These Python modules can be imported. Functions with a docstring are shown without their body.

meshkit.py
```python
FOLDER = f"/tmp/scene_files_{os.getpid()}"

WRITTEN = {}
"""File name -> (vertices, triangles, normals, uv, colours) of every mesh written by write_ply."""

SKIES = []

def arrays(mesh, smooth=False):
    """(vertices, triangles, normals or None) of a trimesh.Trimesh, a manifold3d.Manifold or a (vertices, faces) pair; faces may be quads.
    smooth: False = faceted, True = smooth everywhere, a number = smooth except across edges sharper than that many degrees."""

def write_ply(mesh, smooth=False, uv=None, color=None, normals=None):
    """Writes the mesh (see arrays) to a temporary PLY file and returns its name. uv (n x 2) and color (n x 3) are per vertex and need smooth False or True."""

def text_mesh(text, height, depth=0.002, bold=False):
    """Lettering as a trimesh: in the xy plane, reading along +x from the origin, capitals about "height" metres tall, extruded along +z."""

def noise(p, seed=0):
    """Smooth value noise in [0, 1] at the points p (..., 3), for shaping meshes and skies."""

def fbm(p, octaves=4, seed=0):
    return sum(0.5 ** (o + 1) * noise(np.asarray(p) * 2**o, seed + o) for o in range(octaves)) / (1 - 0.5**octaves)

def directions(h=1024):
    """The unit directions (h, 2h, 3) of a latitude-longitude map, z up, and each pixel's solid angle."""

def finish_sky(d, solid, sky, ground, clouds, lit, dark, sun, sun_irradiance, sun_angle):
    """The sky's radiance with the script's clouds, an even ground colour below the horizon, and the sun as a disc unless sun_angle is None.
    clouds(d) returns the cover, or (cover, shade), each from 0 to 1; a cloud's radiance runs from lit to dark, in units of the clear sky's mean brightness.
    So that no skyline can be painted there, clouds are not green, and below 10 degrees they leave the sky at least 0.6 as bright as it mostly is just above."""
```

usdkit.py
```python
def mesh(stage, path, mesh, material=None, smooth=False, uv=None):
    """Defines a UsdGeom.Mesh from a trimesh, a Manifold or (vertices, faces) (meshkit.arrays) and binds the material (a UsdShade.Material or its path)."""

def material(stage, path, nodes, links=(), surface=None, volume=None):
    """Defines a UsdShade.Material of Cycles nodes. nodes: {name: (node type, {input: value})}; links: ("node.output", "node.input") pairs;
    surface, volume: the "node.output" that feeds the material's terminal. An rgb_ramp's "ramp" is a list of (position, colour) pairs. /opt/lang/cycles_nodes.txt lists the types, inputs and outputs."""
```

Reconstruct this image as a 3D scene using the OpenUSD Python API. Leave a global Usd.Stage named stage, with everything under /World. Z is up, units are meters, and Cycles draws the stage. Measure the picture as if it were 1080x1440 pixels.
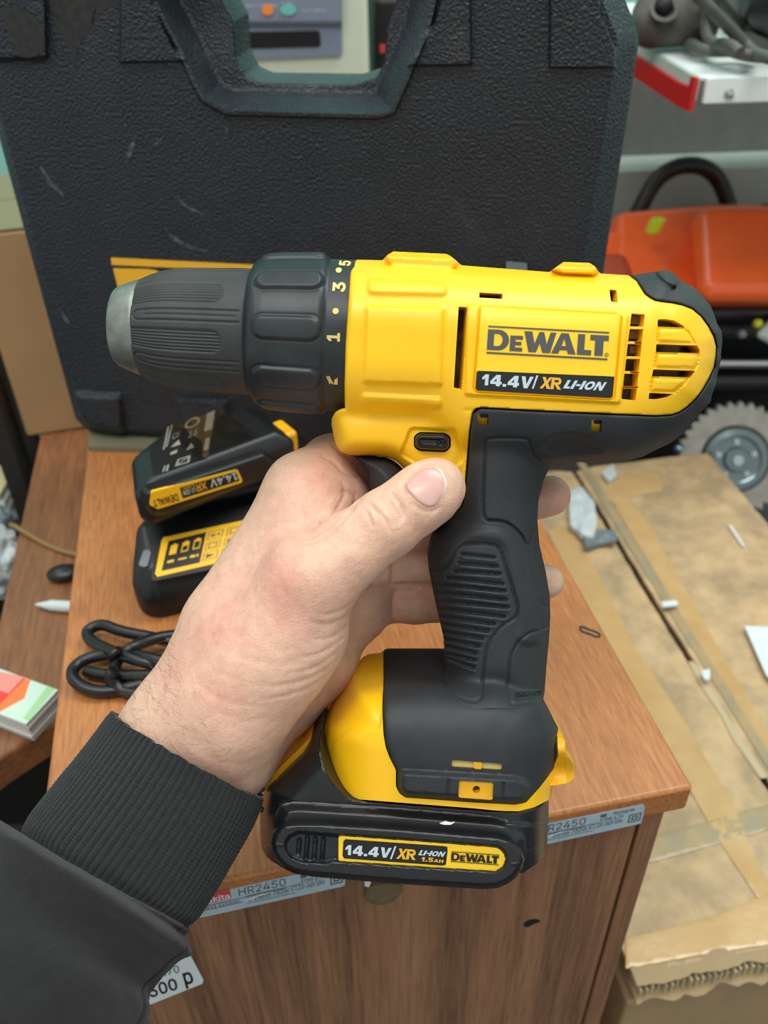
import math
import numpy as np
import trimesh
import shapely
from shapely.geometry import Polygon, LineString, Point, box as sbox
from shapely import affinity
from scipy.spatial import Delaunay, cKDTree
from scipy.interpolate import splprep, splev
import manifold3d as m3
import meshkit
import usdkit
from pxr import Usd, UsdGeom, UsdLux, UsdShade, Gf, Sdf, Vt

rng = np.random.default_rng(7)
stage = Usd.Stage.CreateInMemory()
UsdGeom.SetStageUpAxis(stage, UsdGeom.Tokens.z)
UsdGeom.SetStageMetersPerUnit(stage, 1.0)
UsdGeom.Xform.Define(stage, '/World')

# ---------------------------------------------------------------- camera (1080 x 1440, focal length in pixels)
FPX, CX, CY = 1215.0, 540.0, 720.0
PITCH = math.atan2(1215.0, 1590.4)          # below the horizon
ROLL = math.atan2(35.0, 1590.0)
TOP = 0.75                                   # height of the cabinet top
CAM = np.array([0.0, 0.0, TOP + 0.33])
FW = np.array([0, math.cos(PITCH), -math.sin(PITCH)])
_r, _u = np.array([1.0, 0, 0]), np.array([0, math.sin(PITCH), math.cos(PITCH)])
RT = math.cos(ROLL) * _r - math.sin(ROLL) * _u
UP = math.cos(ROLL) * _u + math.sin(ROLL) * _r
cam = UsdGeom.Camera.Define(stage, '/World/camera')
cam.CreateHorizontalApertureAttr(36.0)
cam.CreateVerticalApertureAttr(48.0)
cam.CreateFocalLengthAttr(36.0 * FPX / 1080)
cam.CreateClippingRangeAttr((0.02, 100.0))
cam.CreateFStopAttr(18.0)
cam.CreateFocusDistanceAttr(0.285)
cam.CreateExposureAttr(-0.62)
M4 = np.eye(4)
M4[0, :3], M4[1, :3], M4[2, :3], M4[3, :3] = RT, UP, -FW, CAM
cam.AddTransformOp().Set(Gf.Matrix4d(M4.tolist()))

# ---------------------------------------------------------------- light: shop ceiling tubes and the room's bounce
def rect_light(name, pos, w, h, power, color, tilt=0.0):
    l = UsdLux.RectLight.Define(stage, '/World/' + name)
    l.CreateWidthAttr(w)
    l.CreateHeightAttr(h)
    l.CreateIntensityAttr(power)
    l.CreateColorAttr(color)
    l.AddTranslateOp().Set(tuple(pos))
    l.AddRotateXOp().Set(tilt)
rect_light('ceiling_lamp', (-0.35, -0.35, 2.7), 1.5, 0.6, 13.0, (1.0, 1.0, 0.96))
rect_light('ceiling_lamp_001', (0.9, 0.75, 2.7), 1.5, 0.6, 16.0, (0.96, 1.0, 0.97))
rect_light('ceiling_lamp_002', (-1.1, 0.9, 2.7), 0.6, 1.2, 5.5, (0.96, 1.0, 0.98))
dome = UsdLux.DomeLight.Define(stage, '/World/room_bounce')
dome.CreateIntensityAttr(0.34)
dome.CreateColorAttr((0.95, 1.0, 0.97))

# ---------------------------------------------------------------- pixel -> point
def ray(px, py):
    px, py = np.asarray(px, float), np.asarray(py, float)
    return ((px - CX) / FPX)[..., None] * RT + ((CY - py) / FPX)[..., None] * UP + FW

def at(px, py, d):
    return CAM + ray(px, py) * np.asarray(d)[..., None]

def on_plane(px, py, p0, n):
    r = ray(px, py)
    t = ((p0 - CAM) @ n) / (r @ n)
    return CAM + r * t[..., None]

def on_z(px, py, z):
    return on_plane(px, py, np.array([0, 0, z]), np.array([0, 0, 1.0]))

def unit(v):
    v = np.asarray(v, float)
    return v / np.linalg.norm(v)

class Frame:
    """A local frame; U(px, py, z) is the local (x, y) of the point at height z above the frame's plane seen at a pixel."""
    def __init__(s, o, ex, ey, ez):
        s.o, s.R = np.asarray(o, float), np.array([ex, ey, ez])
    def world(s, p):
        return np.asarray(p) @ s.R + s.o
    def local(s, p):
        return (np.asarray(p) - s.o) @ s.R.T
    def pix(s, px, py, z=0.0):
        r = ray(px, py) @ s.R.T
        c = s.local(CAM)
        t = (z - c[2]) / r[..., 2]
        return c + r * t[..., None]

# ---------------------------------------------------------------- prims
_used = {}
def _path(parent, name):
    k = (str(parent), name)
    n = _used.get(k, 0)
    _used[k] = n + 1
    return f'{parent}/{name}' + (f'_{n:03d}' if n else '')

class Thing:
    def __init__(s, path, o, R):
        s.path, s.o, s.R = path, o, R
    def local(s, v):
        return (np.asarray(v, float) - s.o) @ s.R.T

def tag(prim, label=None, cat=None, group=None, kind=None):
    for k, v in (('label', label), ('category', cat), ('group', group), ('kind', kind)):
        if v:
            prim.SetCustomDataByKey(k, v)

def thing(name, label, cat, o, R=None, group=None, kind=None):
    p = _path('/World', name)
    x = UsdGeom.Xform.Define(stage, p)
    o = np.asarray(o, float)
    R = np.eye(3) if R is None else np.asarray(R, float)
    m = np.eye(4)
    m[:3, :3], m[3, :3] = R, o
    x.AddTransformOp().Set(Gf.Matrix4d(m.tolist()))
    tag(x.GetPrim(), label, cat, group, kind)
    return Thing(p, o, R)

def part(parent, name, mesh, mat, smooth=35, label=None, kind=None):
    """mesh in world coordinates; parent a Thing or an earlier part."""
    v, f = arr(mesh)
    t = Thing(_path(parent.path, name), parent.o, parent.R)
    m = usdkit.mesh(stage, t.path, trimesh.Trimesh(parent.local(v), f, process=False), mat, smooth=smooth)
    tag(m.GetPrim(), label, None, None, kind)
    return t

def solo(name, label, cat, mesh, mat, smooth=35, group=None, kind=None, o=None, R=None):
    v, f = arr(mesh)
    o = np.array([v[:, 0].mean(), v[:, 1].mean(), v[:, 2].min()]) if o is None else np.asarray(o, float)
    R = np.eye(3) if R is None else np.asarray(R, float)
    p = _path('/World', name)
    m = usdkit.mesh(stage, p, trimesh.Trimesh((v - o) @ R.T, f, process=False), mat, smooth=smooth)
    x = np.eye(4)
    x[:3, :3], x[3, :3] = R, o
    m.AddTransformOp().Set(Gf.Matrix4d(x.tolist()))
    tag(m.GetPrim(), label, cat, group, kind)
    return Thing(p, o, R)

# ---------------------------------------------------------------- mesh makers
def arr(mesh):
    if isinstance(mesh, m3.Manifold):
        m = mesh.to_mesh()
        return np.array(m.vert_properties[:, :3], float), np.array(m.tri_verts)
    if isinstance(mesh, (tuple, list)):
        return np.asarray(mesh[0], float), np.asarray(mesh[1], int)
    return np.array(mesh.vertices), np.array(mesh.faces)

def join(ms):
    vs, fs, n = [], [], 0
    for m in ms:
        v, f = arr(m)
        vs.append(v)
        fs.append(f + n)
        n += len(v)
    return np.vstack(vs), np.vstack(fs)

def ball(c, r, n=12):
    return m3.Manifold.sphere(float(r), n).translate([float(x) for x in c])

def rbox(lo, hi, r=0.002, n=12):
    """Box with rounded edges, in local coordinates."""
    lo, hi = np.asarray(lo, float), np.asarray(hi, float)
    return arr(m3.Manifold.batch_hull([ball([(lo[0] + r, hi[0] - r)[i], (lo[1] + r, hi[1] - r)[j], (lo[2] + r, hi[2] - r)[k]], r, n) for i in (0, 1) for j in (0, 1) for k in (0, 1)]))

def inframe(fr, mesh):
    v, f = arr(mesh)
    return fr.world(v), f

def tube(path, r, sides=12, closed=False, spline=None, caps=True):
    """A round tube along a polyline; r a number or one per point. spline: resample to so many points."""
    p = np.asarray(path, float)
    r = np.broadcast_to(np.asarray(r, float), (len(p),))
    if spline:
        k = min(3, len(p) - 1)
        q = np.vstack([p.T, r[None]])
        tck, _ = splprep(q, s=0, k=k, per=closed)
        q = np.array(splev(np.linspace(0, 1, spline), tck)).T
        p, r = q[:, :3], q[:, 3]
    t = np.gradient(p, axis=0)
    t /= np.linalg.norm(t, axis=1, keepdims=True) + 1e-12
    a = np.cross(t[0], [0, 0, 1.0] if abs(t[0][2]) < .9 else [1.0, 0, 0])
    A = []
    for ti in t:
        a = a - ti * (a @ ti)
        a = a / np.linalg.norm(a)
        A.append(a)
    A = np.array(A)
    B = np.cross(t, A)
    th = np.arange(sides) * 2 * np.pi / sides
    v = p[:, None] + r[:, None, None] * (np.cos(th)[None, :, None] * A[:, None] + np.sin(th)[None, :, None] * B[:, None])
    n = len(p)
    i, j = np.meshgrid(np.arange(n - 1), np.arange(sides), indexing='ij')
    q = np.stack([i * sides + j, (i + 1) * sides + j, (i + 1) * sides + (j + 1) % sides, i * sides + (j + 1) % sides], -1).reshape(-1, 4)
    f = np.vstack([q[:, [0, 2, 1]], q[:, [0, 3, 2]]])
    v = v.reshape(-1, 3)
    if caps:
        k = len(v)
        v = np.vstack([v, p[0], p[-1]])
        s = np.arange(sides)
        f = np.vstack([f, np.stack([np.full(sides, k), s, (s + 1) % sides], 1)[:, ::-1] * 1, np.stack([np.full(sides, k + 1), (n - 1) * sides + s, (n - 1) * sides + (s + 1) % sides], 1)])
    return v, f

def lathe(prof, n=64, disp=None):
    """Revolve (x, r) about the x axis; disp(x, theta, r) adds to the radius. Closed at both ends."""
    prof = np.asarray(prof, float)
    th = np.arange(n) * 2 * np.pi / n
    X, T = np.meshgrid(prof[:, 0], th, indexing='ij')
    Rr = np.repeat(prof[:, 1:2], n, 1)
    if disp is not None:
        Rr = Rr + disp(X, T, Rr)
    v = np.stack([X, Rr * np.sin(T), Rr * np.cos(T)], -1)
    m = len(prof)
    i, j = np.meshgrid(np.arange(m - 1), np.arange(n), indexing='ij')
    q = np.stack([i * n + j, i * n + (j + 1) % n, (i + 1) * n + (j + 1) % n, (i + 1) * n + j], -1).reshape(-1, 4)
    v = v.reshape(-1, 3)
    f = np.vstack([q[:, [0, 1, 2]], q[:, [0, 2, 3]]])
    k = len(v)
    v = np.vstack([v, [prof[0, 0], 0, 0], [prof[-1, 0], 0, 0]])
    s = np.arange(n)
    f = np.vstack([f, np.stack([np.full(n, k), (s + 1) % n, s], 1), np.stack([np.full(n, k + 1), (m - 1) * n + s, (m - 1) * n + (s + 1) % n], 1)])
    return v, f[:, ::-1]

def P(pts):
    return Polygon(pts).buffer(0)

def S(pts, closed=True, n=8):
    """Smooth closed curve through points -> Polygon (Catmull-Rom)."""
    p = np.asarray(pts, float)
    out = []
    m = len(p)
    for i in range(m if closed else m - 1):
        a, b, c, d = (p[(i - 1) % m], p[i], p[(i + 1) % m], p[(i + 2) % m]) if closed else (p[max(i - 1, 0)], p[i], p[i + 1], p[min(i + 2, m - 1)])
        for t in np.arange(n) / n:
            out.append(0.5 * (2 * b + (c - a) * t + (2 * a - 5 * b + 4 * c - d) * t**2 + (3 * b - a - 3 * c + d) * t**3))
    if not closed:
        out.append(p[-1])
        return LineString(out)
    return Polygon(out).buffer(0)

def rnd(poly, r):
    """Round convex and concave corners of a polygon by r."""
    return poly.buffer(-r).buffer(2 * r).buffer(-r)

def sd(poly, x, y):
    """Signed distance to the polygon's edge, positive inside."""
    d = shapely.distance(poly.boundary, shapely.points(x, y))
    return np.where(shapely.contains_xy(poly, x, y), d, -d)

def smooth01(t):
    t = np.clip(t, 0, 1)
    return t * t * (3 - 2 * t)

def raised(z, x, y, poly, h, w):
    """Adds height h inside poly, ramping over w pixels inwards from its edge."""
    b = poly.bounds
    m = (x > b[0]) & (x < b[2]) & (y > b[1]) & (y < b[3])
    z = z.copy()
    if m.any():
        z[m] += h * smooth01(sd(poly, x[m], y[m]) / w)
    return z

def groove(z, x, y, line, depth, w):
    b = line.bounds
    m = (x > b[0] - 3 * w) & (x < b[2] + 3 * w) & (y > b[1] - 3 * w) & (y < b[3] + 3 * w)
    z = z.copy()
    if m.any():
        d = shapely.distance(line, shapely.points(x[m], y[m]))
        z[m] -= depth * np.exp(-(d / w) ** 2)
    return z

def samples(line, step):
    n = max(3, int(math.ceil(line.length / step)))
    return np.array([line.interpolate(t).coords[0] for t in np.arange(n) * line.length / n])

def relief(fr, poly, H, step=3.0, back='mirror', lines=(), jit=0.0):
    """A closed solid whose front is the height field z = H(px, py) over a pixel polygon, standing in the frame fr;
    its back is the mirror image at -H, or at z = back (a number or a function)."""
    geoms = list(getattr(poly, 'geoms', [poly]))
    outs = []
    for g in geoms:
        if g.area < 0.3:
            continue
        bp = np.vstack([samples(LineString(r.coords), step) for r in [g.exterior, *g.interiors]])
        pts = [bp]
        for l in lines:
            l = l.intersection(g)
            for ll in getattr(l, 'geoms', [l]):
                if ll.geom_type == 'LineString' and ll.length > step:
                    q = samples(ll, step)
                    q = q[shapely.distance(g.boundary, shapely.points(q[:, 0], q[:, 1])) > 0.5 * step]
                    pts.append(q)
        x0, y0, x1, y1 = g.bounds
        gx, gy = np.meshgrid(np.arange(x0, x1, step), np.arange(y0, y1, step * 0.866))
        gx = gx + (np.arange(gx.shape[0]) % 2 * step / 2)[:, None]
        q = np.stack([gx.ravel(), gy.ravel()], 1)
        q = q[shapely.contains_xy(g, q[:, 0], q[:, 1])]
        if len(q):
            keep = cKDTree(np.vstack(pts)).query(q)[0] > 0.55 * step
            pts.append(q[keep])
        p = np.vstack(pts)
        tri = Delaunay(p).simplices
        c = p[tri].mean(1)
        tri = tri[shapely.contains_xy(g, c[:, 0], c[:, 1])]
        a, b, d = p[tri[:, 0]], p[tri[:, 1]], p[tri[:, 2]]
        ar = (b[:, 0] - a[:, 0]) * (d[:, 1] - a[:, 1]) - (b[:, 1] - a[:, 1]) * (d[:, 0] - a[:, 0])
        tri, ar = tri[np.abs(ar) > 1e-9], ar[np.abs(ar) > 1e-9]
        tri = np.where((ar > 0)[:, None], tri[:, ::-1], tri)          # pixels run downwards
        z = np.asarray(H(p[:, 0], p[:, 1]), float) * np.ones(len(p))
        F = fr.pix(p[:, 0], p[:, 1], z)
        B = F.copy()
        B[:, 2] = -z if isinstance(back, str) else (back(p[:, 0], p[:, 1]) if callable(back) else back)
        n = len(p)
        e = np.vstack([tri[:, [0, 1]], tri[:, [1, 2]], tri[:, [2, 0]]])
        key = set(map(tuple, e))
        be = np.array([x for x in map(tuple, e) if (x[1], x[0]) not in key])
        side = np.vstack([np.stack([be[:, 0], be[:, 0] + n, be[:, 1] + n], 1), np.stack([be[:, 0], be[:, 1] + n, be[:, 1]], 1)])
        outs.append((np.vstack([F, B]), np.vstack([tri, tri[:, ::-1] + n, side])))
    v, f = join(outs)
    return fr.world(v), f

def plate(fr, poly, z0, z1, step=None, bevel=None):
    """A flat piece between local heights z0 < z1 over a pixel polygon traced at z1, with straight walls."""
    outs = []
    for g in getattr(poly, 'geoms', [poly]):
        q = []
        for r in [g.exterior, *g.interiors]:
            c = np.array(r.coords)
            q.append(fr.pix(c[:, 0], c[:, 1], z1)[:, :2])
        lp = Polygon(q[0], q[1:]).buffer(0)
        outs.append(prism(lp, z0, z1, bevel))
    v, f = join(outs)
    return fr.world(v), f

def prism(lp, z0, z1, bevel=None):
    """Extrusion of a local polygon; bevel rounds the rim towards +z by (size)."""
    outs = []
    for g in getattr(lp, 'geoms', [lp]):
        if bevel:
            cs = m3.CrossSection([np.array(r.coords)[:-1].tolist() for r in [shapely.geometry.polygon.orient(g).exterior, *shapely.geometry.polygon.orient(g).interiors]])
            ms = [m3.Manifold.extrude(cs, z1 - z0 - bevel)]
            for k in range(1, 5):
                a = k / 4 * math.pi / 2
                c2 = cs.offset(-bevel * (1 - math.cos(a)), m3.JoinType.Round, 2.0, 24)
                ms.append(m3.Manifold.extrude(c2, z1 - z0 - bevel + bevel * math.sin(a)))
            m = m3.Manifold.batch_boolean(ms, m3.OpType.Add)
            v, f = arr(m)
            outs.append((v + [0, 0, z0], f))
        else:
            t = trimesh.creation.extrude_polygon(g, z1 - z0, engine='earcut')
            outs.append((np.array(t.vertices) + [0, 0, z0], np.array(t.faces)))
    return join(outs)

def text_uv(text, bold=False):
    """Lettering mesh with x, y scaled to the unit square."""
    t = meshkit.text_mesh(text, 1.0, depth=1.0, bold=bold)
    v, f = np.array(t.vertices), np.array(t.faces)
    v[:, 0] = (v[:, 0] - v[:, 0].min()) / np.ptp(v[:, 0])
    v[:, 1] = (v[:, 1] - v[:, 1].min()) / np.ptp(v[:, 1])
    return v, f

def text_heavy(text, grow=0.045):
    """Heavier lettering: the outlines of text_mesh grown by a part of the height, scaled to the unit square."""
    t = meshkit.text_mesh(text, 1.0, depth=1.0, bold=True)
    v, f = np.array(t.vertices), np.array(t.faces)
    low = f[(v[f][:, :, 2] < 1e-6).all(1)]
    g = shapely.union_all([Polygon(v[q][:, :2]).buffer(1e-4) for q in low]).buffer(grow, join_style=2).simplify(0.004)
    x0, y0, x1, y1 = g.bounds
    return poly_uv([affinity.affine_transform(g, [1 / (x1 - x0), 0, 0, 1 / (y1 - y0), -x0 / (x1 - x0), -y0 / (y1 - y0)])])

def proj(p):
    """World point -> pixel."""
    q = np.asarray(p) - CAM
    d = q @ FW
    return CX + FPX * (q @ RT) / d, CY - FPX * (q @ UP) / d

def poly_uv(polys):
    """The same from polygons in the unit square (y up)."""
    return join([(np.array(t.vertices), np.array(t.faces)) for t in (trimesh.creation.extrude_polygon(g, 1.0, engine='earcut') for p in polys for g in getattr(p, 'geoms', [p]))])

def decal(fr, uvmesh, quad, H, lift=0.00012, thick=0.0004):
    """Lays a unit-square mesh on the surface z = H; quad: pixel corners top-left, top-right, bottom-right, bottom-left."""
    v, f = uvmesh
    q = np.asarray(quad, float)
    u, w = v[:, 0:1], v[:, 1:2]
    p = (q[3] * (1 - u) + q[2] * u) * (1 - w) + (q[0] * (1 - u) + q[1] * u) * w
    z = np.asarray(H(p[:, 0], p[:, 1]) if callable(H) else H, float) * np.ones(len(p)) + lift - thick * (1 - v[:, 2])
    return fr.world(fr.pix(p[:, 0], p[:, 1], z)), f

def uvq(q, x0, y0, x1, y1):
    """The pixel corners of the sub-rectangle (x0..x1, y0..y1; y down) of a pixel quad."""
    q = np.asarray(q, float)
    g = lambda u, w: (q[0] * (1 - u) + q[1] * u) * (1 - w) + (q[3] * (1 - u) + q[2] * u) * w
    return [g(x0, y0), g(x1, y0), g(x1, y1), g(x0, y1)]
# ---------------------------------------------------------------- materials
def srgb(*c):
    c = np.array(c, float) / 255
    return tuple(np.where(c < 0.04045, c / 12.92, ((c + 0.055) / 1.055) ** 2.4))

def mat(name, color, rough=0.5, metallic=0.0, var=0.0, vscale=8.0, bump=0.0, bscale=400.0, bdist=0.0004, color2=None, stretch=None, **extra):
    """Plain principled material: optional colour variation (noise between color and color2) and fine relief."""
    n = {'p': ('principled_bsdf', {'base_color': color, 'roughness': rough, 'metallic': metallic, **extra}), 't': ('texture_coordinate', {})}
    l = []
    src = 't.object'
    if stretch:
        n['m'] = ('mapping', {'scale': stretch})
        l.append(('t.object', 'm.vector'))
        src = 'm.vector'
    if color2 is not None:
        n['n'] = ('noise_texture', {'scale': vscale, 'detail': 6.0, 'roughness': 0.6})
        n['r'] = ('rgb_ramp', {'ramp': [(0.5 - var, color), (0.5 + var, color2)]})
        l += [(src, 'n.vector'), ('n.fac', 'r.fac'), ('r.color', 'p.base_color')]
    if bump:
        n['bn'] = ('noise_texture', {'scale': bscale, 'detail': 3.0, 'roughness': 0.6})
        n['b'] = ('bump', {'strength': bump, 'distance': bdist})
        l += [('t.object', 'bn.vector'), ('bn.fac', 'b.height'), ('b.normal', 'p.normal')]
    return usdkit.material(stage, '/World/Looks/' + name, n, l, surface='p.BSDF')

def wood(name, dark, mid, light, grain=(60, 3, 60), scale=1.0, rough=0.42, streak=0.5, sscale=(14, 0.8, 14)):
    n = {'t': ('texture_coordinate', {}), 'm': ('mapping', {'scale': grain}), 'm2': ('mapping', {'scale': sscale}),
         'n': ('noise_texture', {'scale': 6.0 * scale, 'detail': 8.0, 'roughness': 0.65, 'distortion': 0.3}),
         'n2': ('noise_texture', {'scale': 2.2 * scale, 'detail': 4.0, 'roughness': 0.55, 'distortion': 0.8}),
         'r': ('rgb_ramp', {'ramp': [(0.3, dark), (0.5, mid), (0.72, light)]}),
         'r2': ('rgb_ramp', {'ramp': [(0.38, tuple(np.array(dark) * 0.55)), (0.55, mid), (0.7, light)]}),
         'x': ('mix_color', {'blend_type': 'mix', 'fac': streak}),
         'b': ('bump', {'strength': 0.12, 'distance': 0.0006}),
         'p': ('principled_bsdf', {'roughness': rough, 'coat_weight': 0.12, 'coat_roughness': 0.3})}
    l = [('t.object', 'm.vector'), ('t.object', 'm2.vector'), ('m.vector', 'n.vector'), ('m2.vector', 'n2.vector'), ('n.fac', 'r.fac'), ('n2.fac', 'r2.fac'),
         ('r.color', 'x.a'), ('r2.color', 'x.b'), ('x.result', 'p.base_color'), ('n.fac', 'b.height'), ('b.normal', 'p.normal')]
    return usdkit.material(stage, '/World/Looks/' + name, n, l, surface='p.BSDF')

K = {}
K['yellow'] = mat('yellow_plastic', srgb(238, 176, 16), 0.38, color2=srgb(222, 160, 14), var=0.12, vscale=60, bump=0.05, bscale=2500)
K['yellow_print'] = mat('yellow_print', srgb(246, 200, 36), 0.3)
K['yellow_sticker'] = mat('yellow_sticker', srgb(246, 190, 30), 0.35)
K['rubber'] = mat('black_rubber', srgb(33, 37, 42), 0.6, color2=srgb(44, 47, 51), var=0.15, vscale=45, bump=0.35, bscale=3000, bdist=0.0002)
K['rubber_dusty'] = mat('dusty_rubber', srgb(38, 43, 45), 0.6, color2=srgb(54, 56, 55), var=0.2, vscale=60, bump=0.4, bscale=3000, bdist=0.0002)
K['black'] = mat('black_plastic', srgb(15, 17, 21), 0.32, color2=srgb(24, 26, 30), var=0.15, vscale=50, bump=0.12, bscale=2500, bdist=0.0002)
K['black_print'] = mat('black_print', srgb(16, 17, 17), 0.4)
K['dark_print'] = mat('grey_print', srgb(74, 76, 76), 0.5)
K['collar'] = mat('collar_plastic', srgb(20, 27, 32), 0.42, color2=srgb(36, 44, 47), var=0.15, vscale=70, bump=0.1, bscale=2500, bdist=0.0002)
K['silver_print'] = mat('silver_print', srgb(185, 200, 208), 0.4)
K['white_print'] = mat('white_print', srgb(225, 230, 228), 0.5)
K['gold_print'] = mat('gold_print', srgb(226, 170, 36), 0.45)
K['tan_print'] = mat('tan_print', srgb(214, 190, 110), 0.5)
K['nose'] = mat('dull_metal', srgb(150, 156, 148), 0.42, 0.75, color2=srgb(112, 118, 112), var=0.2, vscale=120)
K['steel'] = mat('steel', srgb(190, 195, 200), 0.25, 1.0)
K['motor'] = mat('motor_dust', srgb(92, 82, 66), 0.7, color2=srgb(40, 36, 30), var=0.12, vscale=160, bump=0.5, bscale=900)
K['hub_dark'] = mat('hub_dark_metal', srgb(120, 134, 136), 0.18, 0.8)
K['olive'] = mat('olive_plastic', srgb(120, 104, 40), 0.6)
K['void'] = mat('dark_void', srgb(10, 9, 9), 0.6)
K['grey_led'] = mat('grey_lens', srgb(120, 128, 136), 0.3)
# ================================================================ the room
def floor_mat():
    return mat('floor_lino', srgb(70, 66, 60), 0.6, color2=srgb(52, 50, 47), var=0.2, vscale=5)
K['floor'] = floor_mat()
K['mint'] = mat('mint_wall', srgb(152, 214, 198), 0.7, color2=srgb(146, 206, 190), var=0.2, vscale=3, bump=0.1, bscale=300)
solo('floor', 'dark floor under the cabinet and boxes', 'floor', rbox((-3, -1.5, -0.05), (3, 2.2, 0.0), 0.005), K['floor'], kind='structure')
solo('wall_back', 'mint green painted wall behind everything', 'wall', rbox((-3, 1.55, 0.0), (3, 1.65, 2.75), 0.005), K['mint'], kind='structure')

# ================================================================ wooden cabinet
d1 = unit(ray(224, -215) * [1, 1, 0])                 # towards the back
d2 = np.array([d1[1], -d1[0], 0])                      # towards the right
NR = on_z(976.0, 1107.0, TOP)
FC = Frame(NR, d2, d1, np.array([0, 0, 1.0]))          # x right, y back, z up; origin at the near right corner of the top
LW = FC.local(on_z(65.0, 1105.0, TOP))[0]              # left edge (negative)
DEPTH = FC.local(on_z(300.0, 560.0, TOP))[1]
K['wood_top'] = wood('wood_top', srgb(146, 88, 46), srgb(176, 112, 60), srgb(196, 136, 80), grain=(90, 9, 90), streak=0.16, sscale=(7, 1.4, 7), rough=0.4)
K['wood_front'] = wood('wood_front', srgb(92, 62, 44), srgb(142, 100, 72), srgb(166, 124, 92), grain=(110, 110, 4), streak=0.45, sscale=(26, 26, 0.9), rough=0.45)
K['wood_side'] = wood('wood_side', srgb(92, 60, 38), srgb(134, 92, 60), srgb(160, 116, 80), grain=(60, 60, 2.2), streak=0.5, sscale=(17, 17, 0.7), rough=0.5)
ST = 0.0168                                            # slab thickness
cab = thing('wooden_cabinet', 'small brown wooden cabinet with a light orange-brown top that carries the charger and case', 'cabinet', NR * [1, 1, 0], FC.R)
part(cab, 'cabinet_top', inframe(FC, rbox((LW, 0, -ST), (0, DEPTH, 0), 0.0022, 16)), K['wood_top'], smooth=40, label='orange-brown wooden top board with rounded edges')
OV = 0.0075
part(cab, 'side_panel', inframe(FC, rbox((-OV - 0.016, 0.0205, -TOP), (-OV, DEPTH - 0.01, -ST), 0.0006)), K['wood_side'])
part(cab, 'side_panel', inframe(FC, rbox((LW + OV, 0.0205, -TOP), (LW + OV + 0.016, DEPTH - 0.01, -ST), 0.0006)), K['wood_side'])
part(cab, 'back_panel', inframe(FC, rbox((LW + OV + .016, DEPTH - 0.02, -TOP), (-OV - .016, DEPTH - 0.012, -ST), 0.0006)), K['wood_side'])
GAPX = FC.local(on_plane(896.0, 1172.0, FC.world([0, 0.004, 0]), d1))[0]
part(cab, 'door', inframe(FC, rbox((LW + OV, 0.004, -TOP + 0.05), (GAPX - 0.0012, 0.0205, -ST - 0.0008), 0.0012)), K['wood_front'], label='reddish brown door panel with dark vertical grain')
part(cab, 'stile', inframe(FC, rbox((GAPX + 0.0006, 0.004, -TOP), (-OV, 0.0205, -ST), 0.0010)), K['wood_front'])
part(cab, 'base_board', inframe(FC, rbox((LW + OV + .016, 0.03, -TOP), (-OV - .016, 0.045, -TOP + 0.06), 0.001)), K['wood_side'])
FD = Frame(FC.world([0, 0.004, 0]), d2, np.array([0, 0, 1.0]), -d1)        # door's front plane, z towards the viewer
FE = Frame(FC.world([0, 0.0, 0]), d2, np.array([0, 0, 1.0]), -d1)          # slab's front edge
part(cab, 'scuff', relief(FD, S([(736, 1300), (744, 1294), (755, 1293), (760, 1296), (750, 1300), (741, 1304)]), lambda x, y: 0.0002, 3, back=-0.0002), K['void'], label='dark scuff mark on the door')
FT = Frame(FC.world([0, 0, 0]), d2, d1, np.array([0, 0, 1.0]))
ink = S([(815, 880), (822, 881), (832, 885), (842, 889), (845, 894), (840, 897), (830, 893), (820, 890), (815, 885)])
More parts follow.
